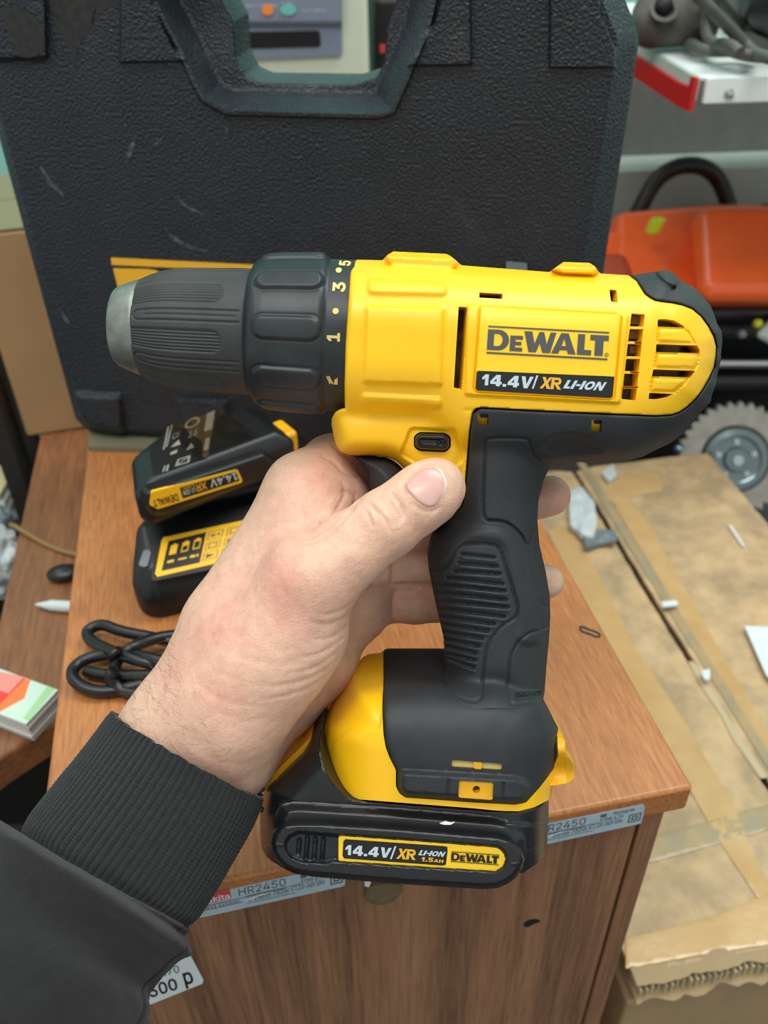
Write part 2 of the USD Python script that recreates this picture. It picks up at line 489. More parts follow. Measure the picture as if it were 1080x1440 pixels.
part(cab, 'ink_mark', relief(FT, ink.difference(ink.buffer(-2.6)), lambda x, y: 0.0002, 2, back=-0.0002), K['void'], label='dark oval pen mark on the top')
part(cab, 'strip', relief(FT, P([(800, 1103.5), (858, 1092), (858, 1094), (800, 1105)]), lambda x, y: 0.00001, 5, back=-0.0002), K['wood_top'])

# ---- two paper labels on the front edge
K['label_blue'] = mat('label_paper', srgb(176, 194, 205), 0.45, color2=srgb(160, 180, 194), var=0.2, vscale=90)
K['label_red'] = mat('label_red', srgb(206, 62, 62), 0.5)
K['label_ink'] = mat('label_ink', srgb(84, 92, 100), 0.6)
K['label_rub'] = mat('label_rubbed', srgb(205, 216, 220), 0.6)
def edge_label(name, label, q, uvbrand):
    t = thing(name, label, 'label', FE.world(FE.pix(*np.mean(q, 0), 0.0)), FC.R)
    part(t, 'paper', relief(FE, rnd(P(q), 1.5), lambda x, y: 0.0003, 6, back=0.00002), K['label_blue'])
    D = lambda uv, r, m, nm, lift=0.0003: part(t, nm, decal(FE, uv, uvq(q, *r), 0.0003, 0.00012, 0.0003), K[m], smooth=False)
    bar = poly_uv([sbox(0, 0, 1, 1)])
    D(bar, (uvbrand[0], 0.0, 0.232, 0.43), 'label_red', 'red_field')
    t2 = text_uv('makita', True)
    part(t, 'brand_text', decal(FE, t2, uvq(q, 0.01, 0.14, 0.225, 0.41), 0.0003, 0.00028, 0.0003), K['label_rub'], smooth=False)
    D(text_uv('HR2450'), (0.285, 0.06, 0.60, 0.40), 'label_ink', 'model_text')
    for y0, y1, x0, x1 in ((0.50, 0.525, 0.0, 0.60), (0.70, 0.72, 0.0, 0.30), (0.46, 0.48, 0.33, 0.70), (0.80, 0.82, 0.33, 0.66)):
        D(bar, (x0, y0, x1, y1), 'label_ink', 'ruled_line')
    D(text_uv('W15 1150min'), (0.05, 0.55, 0.28, 0.68), 'label_ink', 'small_text')
    D(text_uv('Li 24mm 780W'), (0.34, 0.54, 0.62, 0.74), 'label_ink', 'small_text')
    D(text_uv('AT2 220-240V 50Hz'), (0.63, 0.50, 0.86, 0.72), 'label_ink', 'small_text')
    D(text_uv('370W 4.7A'), (0.70, 0.30, 0.86, 0.46), 'label_ink', 'small_text')
    D(text_uv('Romania'), (0.79, 0.06, 0.93, 0.24), 'label_ink', 'small_text')
    D(bar, (0.70, 0.08, 0.74, 0.24), 'label_ink', 'icon')
    sq = sbox(0, 0, 1, 1).difference(sbox(.1, .12, .9, .88)).union(sbox(.25, .25, .75, .75).difference(sbox(.36, .38, .64, .62)))
    D(poly_uv([sq]), (0.90, 0.40, 0.985, 0.82), 'label_ink', 'square_mark')
    D(poly_uv([S([(0, .2), (.3, .7), (.8, 1), (1, .7), (.6, .5), (.2, 0)])]), (0.32, 0.52, 0.47, 0.70), 'label_rub', 'scratch')
edge_label('tool_label', 'pale blue paper label with red field on the cabinet edge, beside the dark sleeve', [(274, 1262), (486, 1214), (485, 1246), (281, 1291)], (0.0,))
edge_label('tool_label', 'pale blue paper label with square symbol near the cabinet right front corner', [(700, 1173), (908, 1131), (902, 1158), (698, 1203)], (0.0,))

# ---- price tag, felt pad on the door
K['paper'] = mat('white_paper', srgb(214, 222, 226), 0.7)
q = [(150, 1352), (262, 1333), (288, 1382), (176, 1427)]
pt = thing('price_tag', 'white paper price tag stuck to the cabinet door beside the dark sleeve', 'price tag', FD.world(FD.pix(225.0, 1385.0, 0)), FC.R)
part(pt, 'paper', relief(FD, P(q), lambda x, y: 0.0004, 8, back=0.00005), K['paper'])
part(pt, 'number_text', decal(FD, text_uv('2470'), [(216, 1366), (250, 1357), (253, 1367), (218, 1377)], 0.0004), K['black_print'], smooth=False)
part(pt, 'price_text', decal(FD, text_uv('2300', True), [(194, 1391), (246, 1375), (251, 1391), (199, 1408)], 0.0004), K['black_print'], smooth=False)
part(pt, 'currency_text', decal(FD, text_uv('р', True), [(256, 1369), (268, 1366), (276, 1387), (262, 1391)], 0.0004), K['black_print'], smooth=False)
K['felt'] = mat('felt', srgb(116, 100, 66), 0.95, color2=srgb(96, 84, 56), var=0.2, vscale=200, bump=0.6, bscale=900)
fp = S([(514, 1250), (522, 1243), (540, 1240), (558, 1242), (566, 1249), (562, 1260), (548, 1270), (530, 1273), (516, 1267), (512, 1258)])
solo('felt_pad', 'round tan felt pad stuck on the cabinet door under the battery pack', 'felt pad', relief(FD, fp, lambda x, y: 0.0008 + 0.0014 * smooth01(sd(fp, x, y) / 5), 2.5, back=0.0001), K['felt'], R=FC.R)
solo('paper_scrap', 'tiny white paper scrap above the felt pad on the door', 'paper scrap', relief(FD, P([(513, 1240), (522, 1239), (519, 1248), (513, 1246)]), lambda x, y: 0.0030, 3, back=0.0024), K['paper'], R=FC.R)

# ================================================================ lower desk board at the left
ZB = TOP - 0.075
b_pts = [(58, 606), (-8, 905), (-60, 1110), (0, 1067), (74, 1019), (150, 970), (150, 600)]
K['wood_desk'] = wood('wood_desk', srgb(98, 62, 36), srgb(136, 88, 54), srgb(158, 108, 70), grain=(60, 5, 60), streak=0.3, sscale=(9, 1, 9), rough=0.5)
FB = Frame(FC.world([LW - 0.1, 0, 0]) * [1, 1, 0] + [0, 0, ZB], d2, d1, np.array([0, 0, 1.0]))
lp = Polygon(FB.pix(*np.array(b_pts, float).T, 0.0)[:, :2])
desk = solo('desk_board', 'brown wooden desk board lying lower along the left side of the cabinet', 'desk board', inframe(FB, prism(lp, -0.022, 0, 0.002)), K['wood_desk'], R=FC.R, o=FB.o)
def onb(px, py, h=0.0):
    return on_z(px, py, ZB + h)
lpd = Polygon(FB.pix(*np.array([(50, 615), (30, 780), (112, 780), (122, 615)], float).T, 0.0)[:, :2])
solo('desk_pedestal', 'dark pedestal under the brown desk board', 'pedestal', inframe(FB, prism(lpd.buffer(-0.02), -ZB, -0.022)), K['wood_side'], R=FC.R)

# ---- things on the desk board
K['cord_tan'] = mat('tan_cord', srgb(140, 112, 66), 0.6)
solo('tan_cord', 'thin tan cord lying across the brown desk board', 'cord', tube([onb(18, 742, -0.01), onb(33, 747, .004), onb(55, 760, .0022), onb(80, 772, .0022), onb(104, 779, .0022), onb(130, 782, .0022)], 0.0019, 10, spline=40), K['cord_tan'])
fr = Frame(onb(92, 813), d2, d1, np.array([0, 0, 1.0]))
rub = arr(m3.Manifold.sphere(1.0, 24))
solo('black_disc', 'small black oval disc lying at the cabinet side on the brown desk board', 'disc', inframe(fr, (rub[0] * [0.012, 0.008, 0.005] + [0, 0, 0.005], rub[1])), K['black'])
K['white_plastic'] = mat('white_plastic', srgb(206, 218, 216), 0.4)
a, b = onb(50, 850, .0035), onb(112, 854, .004)
pen = thing('white_pen', 'white pen with pointed tip lying on the brown desk board', 'pen', a * [1, 1, 0] + [0, 0, ZB])
part(pen, 'barrel', tube([a + (b - a) * t for t in (0.3, 0.34, 0.6, 1.0, 1.6)], [0.0032, 0.0038, 0.004, 0.004, 0.004], 14), K['white_plastic'])
part(pen, 'tip', tube([a + (b - a) * t for t in (0.0, 0.08, 0.3)], [0.0006, 0.0014, 0.0032], 14), K['white_plastic'])

# ---- stacked cards
cz = 0.016
c0, c1, c2 = onb(-2, 1003, cz), onb(37, 1018, cz), onb(79, 969, cz)
ex_, ey_ = unit((c1 - c0) * [1, 1, 0]), None
ey_ = np.array([-ex_[1], ex_[0], 0])
FK = Frame(onb(37, 1018, cz), ex_, ey_, np.array([0, 0, 1.0]))
kx = -0.06
ky = FK.local(onb(79, 969, cz))[1]
K['card_mint'] = mat('card_mint', srgb(196, 220, 204), 0.45)
K['card_green'] = mat('card_green', srgb(160, 208, 150), 0.45)
K['card_orange'] = mat('card_orange', srgb(240, 120, 60), 0.45)
K['card_red'] = mat('card_red', srgb(222, 60, 52), 0.45)
K['card_pink'] = mat('card_pink', srgb(222, 140, 128), 0.45)
K['card_edge'] = mat('card_edge', srgb(196, 196, 192), 0.6)
book = thing('card_pack', 'stack of red, orange and pale green printed cards on the brown desk board', 'card pack', FK.o - [0, 0, cz], FK.R)
for k in range(6):
    j = rng.uniform(-0.0006, 0.0006, 2)
    part(book, 'card', inframe(FK, rbox((kx + j[0], 0 + j[1], -cz + k * 0.0026), (0 + j[0], ky + j[1], -cz + k * 0.0026 + 0.0025), 0.0003, 6)), K['card_edge'])
part(book, 'cover', inframe(FK, rbox((kx, 0, -0.0004), (0, ky, 0), 0.0001, 6)), K['card_mint'])
def cardpiece(pts, m, nm, z):
    lp = Polygon(FK.pix(*np.array(pts, float).T, z)[:, :2]).intersection(sbox(kx, 0.0002, -0.0002, ky))
    part(book, nm, inframe(FK, prism(lp, 0, z)), K[m], smooth=False)
cardpiece([(-80, 930), (43, 956), (34, 982), (-4, 1003), (-80, 1030)], 'card_orange', 'orange_field', 0.00010)
cardpiece([(-80, 925), (36, 954), (-10, 1000), (-80, 1030)], 'card_red', 'red_field', 0.00016)
cardpiece([(-80, 925), (34, 952), (12, 975), (-20, 965), (-80, 950)], 'card_pink', 'pink_field', 0.00022)
cardpiece([(68, 963), (78, 967), (40, 1014), (32, 1010)], 'card_green', 'green_stripe', 0.00010)

# ---- black bag under the desk board edge
K['bag'] = mat('black_bag', srgb(12, 17, 17), 0.5, bump=0.3, bscale=60, bdist=0.002)
bag_top = np.array([on_z(x, y, ZB - 0.12) for x, y in ((-40, 1030), (150, 980), (160, 1400), (-60, 1420))])
v, f = rbox((LW - 0.24, -0.14, 0), (LW - 0.004, 0.13, ZB - 0.10), 0.04, 24)
fr = Frame(FC.o * [1, 1, 0], d2, d1, np.array([0, 0, 1.0]))
solo('black_bag', 'black bag standing in the dark below the brown desk board', 'bag', inframe(fr, (v, f)), K['bag'], smooth=True)

# ================================================================ dark shelf unit with odds and ends at the far left
K['shelf_dark'] = mat('dark_wood', srgb(34, 26, 22), 0.6)
dk = thing('dark_shelf_unit', 'dark shelf unit left of the brown desk board', 'shelf unit', at(-30, 700, 0.9) * [1, 1, 0])
post = at(35, 690, 0.80)
part(dk, 'post', rbox(post + [-0.009, -0.012, -0.5], post + [0.009, 0.012, 0.12], 0.002), K['shelf_dark'])
z1, z2 = at(0, 706, 0.83)[2], at(0, 850, 0.75)[2]
x1 = post[0]
part(dk, 'shelf', rbox((x1 - 0.5, post[1] - 0.02, z1 - 0.02), (x1 - 0.005, post[1] + 0.3, z1 - 0.006), 0.001), K['shelf_dark'])
part(dk, 'shelf', rbox((x1 - 0.5, post[1] - 0.14, z2 - 0.03), (x1 + 0.02, post[1] + 0.3, z2 - 0.012), 0.001), K['shelf_dark'])
part(dk, 'dark_backdrop', rbox((x1 - 0.5, post[1] + 0.055, 0.0), (x1 + 0.001, post[1] + 0.06, on_plane(8.0, 425.0, post + [0, 0.06, 0], np.array([0, 1.0, 0]))[2]), 0.001), K['void'])  # black sheet added to stand in for the darkness of the gap
part(dk, 'back_panel', rbox((x1 - 0.5, post[1] + 0.3, 0.0), (x1 + 0.02, post[1] + 0.31, 0.80), 0.001), K['shelf_dark'])
K['cream'] = mat('cream_paper', srgb(214, 206, 160), 0.6)
p0 = at(-2, 668, 0.82)
bk = thing('paper_pad', 'cream paper pad on the upper dark shelf at the far left', 'paper pad', [p0[0], p0[1], z1 - 0.006])
for k in range(3):
    part(bk, 'sheet_bundle', rbox((p0[0] - 0.09, p0[1] - 0.02, z1 - 0.006 + k * 0.008), (p0[0] + 0.009 - 0.002 * k, p0[1] + 0.14, z1 - 0.006 + k * 0.008 + 0.0076), 0.001), K['cream' if k != 1 else 'paper'])
def crumple(c, s, seed, amp=0.25, n=4):
    m = trimesh.creation.icosphere(n, 1.0)
    v = np.array(m.vertices)
    d = meshkit.fbm(v * 2.3 + seed, 4, seed)
    r = 1 + amp * (np.abs(d - 0.5) * 4 - 0.6)
    v = v * r[:, None] * s
    v[:, 2] = np.maximum(v[:, 2], -s[2] * 0.8)
    return v + np.asarray(c), np.array(m.faces)
K['film'] = mat('white_film', srgb(196, 206, 208), 0.3)
K['film_grey'] = mat('grey_film', srgb(112, 124, 128), 0.35)
solo('plastic_bag', 'crumpled white plastic bag on the lower dark shelf at the left edge', 'plastic bag', crumple(at(-14, 792, 0.74), np.array([0.036, 0.03, 0.034]), 3), K['film'], smooth=True)
solo('plastic_bag', 'crumpled grey plastic bag behind the white one on the lower dark shelf', 'plastic bag', crumple(at(10, 745, 0.83), np.array([0.02, 0.02, 0.028]), 9), K['film_grey'], smooth=True)

# ================================================================ cardboard box at the left, behind the case
K['card_box'] = mat('cardboard', srgb(172, 136, 94), 0.75, color2=srgb(158, 124, 84), var=0.25, vscale=18, bump=0.15, bscale=150)
K['card_box_top'] = mat('cardboard_pale', srgb(118, 114, 86), 0.75)
bl = np.array([38.0, 616.0])
z_b = ZB + 0.0005
B0 = on_z(38, 614, z_b)
B1 = on_z(112, 603, z_b)
ex_ = unit(B1 - B0)
ey_ = np.array([-ex_[1], ex_[0], 0])
FX = Frame(B0, ex_, ey_, np.array([0, 0, 1.0]))
htop = FX.local(on_plane(20.0, 322.0, B0, ey_))[2]
bx = thing('cardboard_box', 'plain brown cardboard box standing behind the black case at the left', 'box', B0, FX.R)
part(bx, 'body', inframe(FX, rbox((-0.0, 0, 0), (0.30, 0.15, htop - 0.002), 0.002)), K['card_box'])
for s in (0, 1):
    part(bx, 'flap', inframe(FX, rbox((0.0, 0.076 * s + 0.0005, htop - 0.002), (0.30, 0.074 + 0.076 * s, htop + 0.001), 0.001)), K['card_box_top'])

# ================================================================ white shelf with red bracket (upper right)
K['white_metal'] = mat('white_enamel', srgb(236, 244, 242), 0.35)
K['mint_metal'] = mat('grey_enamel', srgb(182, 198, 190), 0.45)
K['red_metal'] = mat('red_enamel', srgb(196, 22, 22), 0.4)
K['grey_panel'] = mat('grey_panel', srgb(122, 124, 120), 0.6, color2=srgb(110, 112, 109), var=0.2, vscale=40, bump=0.2, bscale=500)
ZS = CAM[2] - 0.15
s_fl = on_z(986, 107, ZS)               # front left corner of the shelf's top
s_fr = on_z(1078, 104, ZS)
s_bl = on_z(899, 70, ZS)
ex_ = unit((s_fr - s_fl))
ey_ = np.array([-ex_[1], ex_[0], 0])
FS = Frame(s_fl, ex_, ey_, np.array([0, 0, 1.0]))
lip = -FS.local(on_plane(1030.0, 144.0, s_fl, ey_))[2]
sh = thing('white_shelf', 'white metal shelf with red end bracket at the upper right', 'shelf', s_fl, FS.R)
part(sh, 'shelf_board', inframe(FS, rbox((0.0, 0.0, -0.004), (0.8, 0.42, 0.0), 0.0015)), K['white_metal'])
part(sh, 'front_lip', inframe(FS, rbox((0.004, -0.004, -lip), (0.8, 0.002, -0.0005), 0.0015)), K['white_metal'])
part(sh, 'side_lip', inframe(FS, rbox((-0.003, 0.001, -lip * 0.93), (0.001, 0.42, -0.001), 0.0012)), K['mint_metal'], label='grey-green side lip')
lb = [FS.local(on_plane(*p, FS.world([-0.007, 0, 0]), ex_))[1:] for p in ((985.0, 106.0), (980.0, 149.0), (880.0, 126.0), (880.0, 96.0))]
br = Polygon([(-0.006, -0.0005), (-0.006, -lip * 1.22), (0.02, -lip * 1.30), (0.42, -lip * 1.45), (0.42, -lip * 0.5), (0.03, -lip * 0.5), (0.004, -lip * 0.4), (0.003, -0.0005)])
v, f = prism(br, 0.0, 0.004)
part(sh, 'bracket', inframe(FS, (v[:, [2, 0, 1]] + [-0.0075, 0, 0], f)), K['red_metal'], smooth=False, label='red bracket')
scw = FS.local(on_plane(1025.0, 132.0, FS.world([0, -0.004, 0]), ey_))
v, f = lathe([(-0.001, 0.004), (0.001, 0.0042), (0.003, 0.0035), (0.004, 0.002), (0.0042, 0.0005)], 24)
part(sh, 'screw', inframe(FS, (np.stack([v[:, 1], -v[:, 0], v[:, 2]], 1) + scw, f[:, ::-1])), K['steel'], label='steel screw head')
# back panel of the rack and its mint ledge
pz = on_plane(960.0, 210.0, FS.world([0, 0.40, 0]), ey_)
gp = thing('rack_back_panel', 'grey perforated rack panel between the white shelf and the orange machine', 'panel', FS.world([0.2, 0.40, 0]) * [1, 1, 0], FS.R)
yb = FS.local(on_plane(960.0, 244.0, FS.world([0, 0.40, 0]), ey_))[2]
part(gp, 'panel', inframe(FS, rbox((-0.2, 0.50, -FS.o[2]), (0.8, 0.51, -0.02), 0.001)), K['grey_panel'])
part(gp, 'ledge', inframe(FS, rbox((-0.2, 0.43, yb - 0.09), (0.8, 0.50, yb - 0.002), 0.003)), K['mint_metal'])

# ---- grubby corded tool on the white shelf
K['grubby'] = mat('grubby_plastic', srgb(92, 88, 80), 0.6, color2=srgb(40, 39, 37), var=0.18, vscale=35, bump=0.4, bscale=150, bdist=0.001)
K['grubby_cord'] = mat('grubby_cord', srgb(96, 98, 92), 0.6, color2=srgb(78, 80, 76), var=0.2, vscale=60)
def shp(px, py, h):
    return on_z(px, py, ZS + h)
g = thing('corded_tool', 'grubby grey corded power tool lying on the white shelf', 'power tool', shp(960, 40, 0))
part(g, 'body', arr(m3.Manifold.batch_hull([ball(shp(918, 34, .022), .020, 24), ball(shp(925, 24, .026), .024, 24), ball(shp(965, 30, .024), .020, 24), ball(shp(990, 40, .016), .013, 24)])), K['grubby'])
part(g, 'housing', arr(m3.Manifold.batch_hull([ball(shp(1062, -12, .03), .026, 24), ball(shp(1110, 0, .04), .034, 24), ball(shp(1180, -5, .05), .048, 24)])), K['void'])
v, f = lathe([(0, .012), (.004, .0125), (.004, .009), (.001, .008), (.001, .0005)], 28)
c = shp(927, 14, .034)
part(g, 'socket_ring', ((v[:, [1, 2, 0]] * [1, 1, 1]) @ np.array([[1, 0, 0], [0, .7, .7], [0, -.7, .7]]) + c + [0, -0.012, 0.0], f), K['grubby'])
part(g, 'socket_hole', arr(m3.Manifold.sphere(0.0085, 24).translate((c + [0, -0.011, 0.004]).tolist())), K['void'], smooth=True)
cords = [[(930, 18), (942, 30), (955, 50), (975, 64), (1000, 72), (1030, 72), (1060, 78)],
         [(972, -10), (972, 15), (982, 38), (1000, 58), (1024, 70), (1052, 78), (1100, 80)],
         [(994, -10), (985, 18), (992, 46), (1012, 62), (1040, 74)],
         [(1012, -12), (1016, 10), (1030, 34), (1052, 52), (1075, 62), (1110, 70)],
         [(1020, -8), (1028, 18), (1050, 38), (1080, 48), (1110, 55)],
         [(1016, 12), (1024, 38), (1048, 62), (1076, 80), (1100, 86)]]
for i, cpts in enumerate(cords):
    part(g, 'cord', tube([shp(x, y, 0.010 + 0.004 * (i % 3) + (0.014 if j < 2 else 0)) for j, (x, y) in enumerate(cpts)], 0.0047, 12, spline=50), K['grubby_cord'])

# ================================================================ label printer behind the case handle
K['printer_white'] = mat('printer_white', srgb(206, 212, 194), 0.5)
K['printer_grey'] = mat('printer_grey', srgb(124, 134, 152), 0.4)
K['orange_button'] = mat('orange_button', srgb(246, 140, 60), 0.35)
K['teal_button'] = mat('teal_button', srgb(112, 190, 180), 0.35)
DP = 0.86
p0 = at(330, 98, DP)
ex_ = unit((at(520, 98, DP + 0.012) - p0) * [1, 1, 0])
ey_ = np.array([-ex_[1], ex_[0], 0])
FP = Frame(p0, ex_, np.array([0, 0, 1.0]), -ey_)
w = FP.pix(519.0, 60.0)[0]
pr = thing('label_printer', 'white and blue-grey label printer with orange and teal buttons, seen through the case handle', 'printer', p0, FS.R * 0 + np.array([ex_, ey_, [0, 0, 1.0]]))
part(pr, 'body', inframe(FP, rbox((-0.12, -0.13, -0.12), (w, 0.088, 0.0), 0.006, 20)), K['printer_white'])
fp_ = rnd(P([(280, -40), (481, -40), (481, 78), (340, 84), (280, 86)]), 6)
gr = part(pr, 'front_panel', relief(FP, fp_, lambda x, y: 0.003 + 0.005 * smooth01((40 - y) / 10) , 3, back=-0.004), K['printer_grey'], label='blue-grey front panel')
part(gr, 'paper_slot', relief(FP, P([(300, 46), (450, 43), (451, 66), (300, 70)]), lambda x, y: 0.0036 + 0.0001 * x * 0, 6, back=0.0), K['void'], label='black paper slot')
part(gr, 'button', relief(FP, Point(376.5, 14).buffer(8).intersection(sbox(0, 7, 999, 21)), lambda x, y: 0.0095, 2, back=0.006), K['orange_button'], label='orange button')
part(gr, 'button', relief(FP, affinity.scale(Point(405.5, 14).buffer(8), 1.4, 0.95), lambda x, y: 0.0095, 2, back=0.006), K['teal_button'], label='teal button')
for qd, tx in (([(342, 7), (390, 6), (390, 10), (342, 11)], 'FEED PAUSE'), ([(424, 13), (459, 12), (459, 17), (424, 18)], 'TLP 2844'), ([(396, 3), (412, 3), (412, 6), (396, 6)], 'CE')):
    part(gr, 'small_text', decal(FP, text_uv(tx), qd, 0.0081), K['silver_print'], smooth=False)
# the thing it stands on and the dark box beside it
part(pr, 'foot', inframe(FP, rbox((-0.10, -0.15, -0.11), (w - 0.01, -0.13, -0.01), 0.003)), K['void'])
zf = p0[2] - 0.15
ct = thing('back_shelf', 'dark shelf carrying the label printer behind the case', 'shelf', at(420, 140, 0.95) * [1, 1, 0])
v, f = rbox((-0.13, -0.03, zf - 0.02), (w + 0.17, 0.19, zf), 0.002)
fr = Frame(p0 * [1, 1, 0] + ey_ * 0.02, ex_, ey_, np.array([0, 0, 1.0]))
part(ct, 'board', inframe(fr, (v, f)), K['shelf_dark'])
for xx in (-0.11, w + 0.15):
    part(ct, 'leg', inframe(fr, rbox((xx - .015, 0.0, 0), (xx + .015, .18, zf - 0.02), .002)), K['shelf_dark'])
v, f = rbox((w + 0.012, 0.04, zf), (w + 0.16, 0.18, zf + 0.20), 0.006)
kb = thing('dark_carton', 'dark carton with red marks right of the label printer', 'carton', fr.world([w + .08, .1, zf]), np.array([ex_, ey_, [0, 0, 1.0]]))
part(kb, 'body', inframe(fr, (v, f)), K['void'])
part(kb, 'mark', inframe(fr, rbox((w + 0.016, 0.0385, zf + 0.150), (w + 0.022, 0.0405, zf + 0.158), 0.0003)), K['label_red'])
# ================================================================ black tool case standing behind the drill
cy_ = math.radians(9.6)
CO = on_z(125.0, 613.0, TOP + 0.004)
FCA = Frame(CO, [math.cos(cy_), -math.sin(cy_), 0], [0, 0, 1.0], [-math.sin(cy_), -math.cos(cy_), 0])
K['case'] = None
n = {'t': ('texture_coordinate', {}), 'n1': ('noise_texture', {'scale': 640.0, 'detail': 1.0, 'roughness': 0.5}),
     'n2': ('noise_texture', {'scale': 22.0, 'detail': 5.0, 'roughness': 0.65}), 'n3': ('noise_texture', {'scale': 420.0, 'detail': 3.0}),
     'r': ('rgb_ramp', {'ramp': [(0.40, srgb(17, 26, 35)), (0.62, srgb(24, 33, 42)), (0.78, srgb(58, 60, 60))]}),
     'b': ('bump', {'strength': 0.8, 'distance': 0.0016}), 'p': ('principled_bsdf', {'roughness': 0.42, 'specular_ior_level': 0.6})}
K['case'] = usdkit.material(stage, '/World/Looks/case_plastic', n, [('t.object', 'n1.vector'), ('t.object', 'n2.vector'), ('n2.fac', 'r.fac'), ('r.color', 'p.base_color'), ('n1.fac', 'b.height'), ('b.normal', 'p.normal')], surface='p.BSDF')
nw = {**n, 'r': ('rgb_ramp', {'ramp': [(0.35, srgb(36, 43, 50)), (0.6, srgb(56, 63, 70)), (0.75, srgb(88, 94, 98))]})}  # lighter grey ramp of the case plastic, for the handle rim
K['case_lighter'] = usdkit.material(stage, '/World/Looks/case_lighter', nw, [('t.object', 'n1.vector'), ('t.object', 'n2.vector'), ('n2.fac', 'r.fac'), ('r.color', 'p.base_color'), ('n1.fac', 'b.height'), ('b.normal', 'p.normal')], surface='p.BSDF')
K['scuff'] = mat('case_scuff', srgb(86, 92, 97), 0.8, color2=srgb(44, 50, 56), var=0.1, vscale=260)
K['dirt'] = mat('case_dirt', srgb(56, 54, 50), 0.9, color2=srgb(30, 35, 40), var=0.2, vscale=240)
CB = [tuple(float(t) for t in proj(FCA.world([x, 0.001, 0]))) for x in (FCA.pix(778.0, 640.0)[0], 0.016)]
outline = rnd(P([(-104, -186), (812, -186), (862, -42), (880, 2), (897, 44), (898, 62), (850, 372), (816, 600), (800, 635), *CB, (121, 604), (106, 588)]), 4)
inner_hole = rnd(P([(296, -120), (303, -60), (311, 0), (328, 30), (332, 82), (345, 108), (366, 117), (498, 119), (530, 109), (540, 88), (545, 36), (562, -10), (566, -60), (556, -120)]), 5)
lip = rnd(P([(190, -130), (190, -70), (214, 2), (250, 70), (271, 118), (284, 142), (318, 161), (530, 166), (553, 160), (572, 118), (604, 40), (618, -20), (640, -80), (640, -130)]), 6)
pads = [P([(-90, -110), (62, -110), (68, 84), (-60, 87)]), P([(168, -110), (210, -110), (215, 4), (246, 66), (262, 88), (167, 90)]),
        P([(662, -110), (665, 93), (567, 95), (592, 60), (610, 30), (622, -20), (650, -110)]), P([(772, -110), (842, -110), (846, 20), (868, 70), (866, 97), (771, 97)])]
feet = [P([(100, 550), (172, 554), (182, 640), (110, 640)]), P([(247, 559), (322, 563), (332, 650), (256, 650)]), P([(560, 576), (640, 580), (640, 670), (560, 670)])]
def case_H(x, y):
    d = sd(outline, x, y)
    wl = np.where(x > 700, 30.0, 9.0)
    z = np.where(x > 700, -0.017, -0.010) * np.clip(1 - d / wl, 0, 1)
    dl = sd(lip, x, y)
    z = z + 0.003 * smooth01((dl + 3) / 4)
    z = z - 0.022 * np.clip((dl - 5) / 30, 0, 1)
    for p in pads:
        z = raised(z, x, y, p, 0.0035, 4.0)
    for p in feet:
        z = raised(z, x, y, p, 0.005, 7.0)
    return z
case = thing('tool_case', 'large black pebbled plastic tool case standing upright behind the drill', 'tool case', CO, [FCA.R[0], -FCA.R[2], FCA.R[1]])
shell = relief(FCA, outline.difference(lip), case_H, 5.0, back=-0.048, lines=[lip.exterior, lip.buffer(-5).exterior, lip.buffer(3).exterior] + [p.exterior for p in pads + feet] + [p.buffer(-4).exterior for p in pads] + [p.buffer(-7).exterior for p in feet] + [outline.buffer(-30).exterior])
cs = part(case, 'front_half', shell, K['case'], smooth=40)
part(case, 'handle_rim', relief(FCA, lip.difference(inner_hole), case_H, 4.0, back=-0.048, lines=[lip.buffer(-5).exterior]), K['case_lighter'], smooth=40, label='lighter grey rim around the handle opening')
loc = lambda g: Polygon(FCA.pix(*np.array(g.exterior.coords).T, 0.0)[:, :2])
part(case, 'rear_half', inframe(FCA, prism(loc(outline).buffer(-0.001).difference(loc(inner_hole).buffer(0.032)), -0.085, -0.0484, 0.0004)), K['case'])
K['case_yellow'] = mat('case_yellow', srgb(240, 180, 40), 0.4)
part(case, 'sticker', relief(FCA, P([(156, 362.5), (600, 385), (600, 393), (157, 372.5)]), lambda x, y: 0.0004, 10, back=-0.0005), K['case_yellow'], label='yellow stripe sticker')
part(case, 'sticker', relief(FCA, P([(159, 377.5), (207, 378.5), (222, 381), (230, 387), (233, 400), (232, 445), (176, 445)]), lambda x, y: 0.0004, 10, back=-0.0005), K['case_yellow'], label='yellow label sticker')
part(case, 'latch', relief(FCA, P([(712, 370), (741, 373), (745, 420), (708, 420)]), lambda x, y: 0.003 + 0 * x, 6, back=-0.001), K['film_grey'], label='grey latch')
def scratch(pts, w):
    l = S(pts, closed=False)
    n_ = 24
    q = np.array([l.interpolate(t, normalized=True).coords[0] for t in np.linspace(0, 1, n_)])
    ww = w * np.sin(np.linspace(0.12, 3.0, n_)) * (0.7 + 0.5 * rng.random(n_))
    t = np.gradient(q, axis=0)
    nn = np.stack([-t[:, 1], t[:, 0]], 1) / np.linalg.norm(t, axis=1, keepdims=True)
    return P(np.vstack([q + nn * ww[:, None] / 2, (q - nn * ww[:, None] / 2)[::-1]]))
for pts, w in (([(232, 321), (245, 335), (265, 347), (294, 354)], 6), ([(176, 232), (184, 210), (192, 188)], 7), ([(247, 276), (262, 290), (288, 303)], 3.5), ([(56, 232), (70, 256), (90, 276)], 7), ([(206, 212), (222, 200), (232, 190)], 3), ([(118, 66), (128, 72), (134, 74)], 2.5), ([(316, 176), (319, 184), (320, 194)], 3), ([(85, 436), (92, 448), (98, 456)], 5)):
    part(case, 'scuff', relief(FCA, scratch(pts, w), lambda x, y: case_H(x, y) + 0.00025, 3, back=lambda x, y: case_H(x, y) - 0.0004), K['scuff'], label='pale scuff')
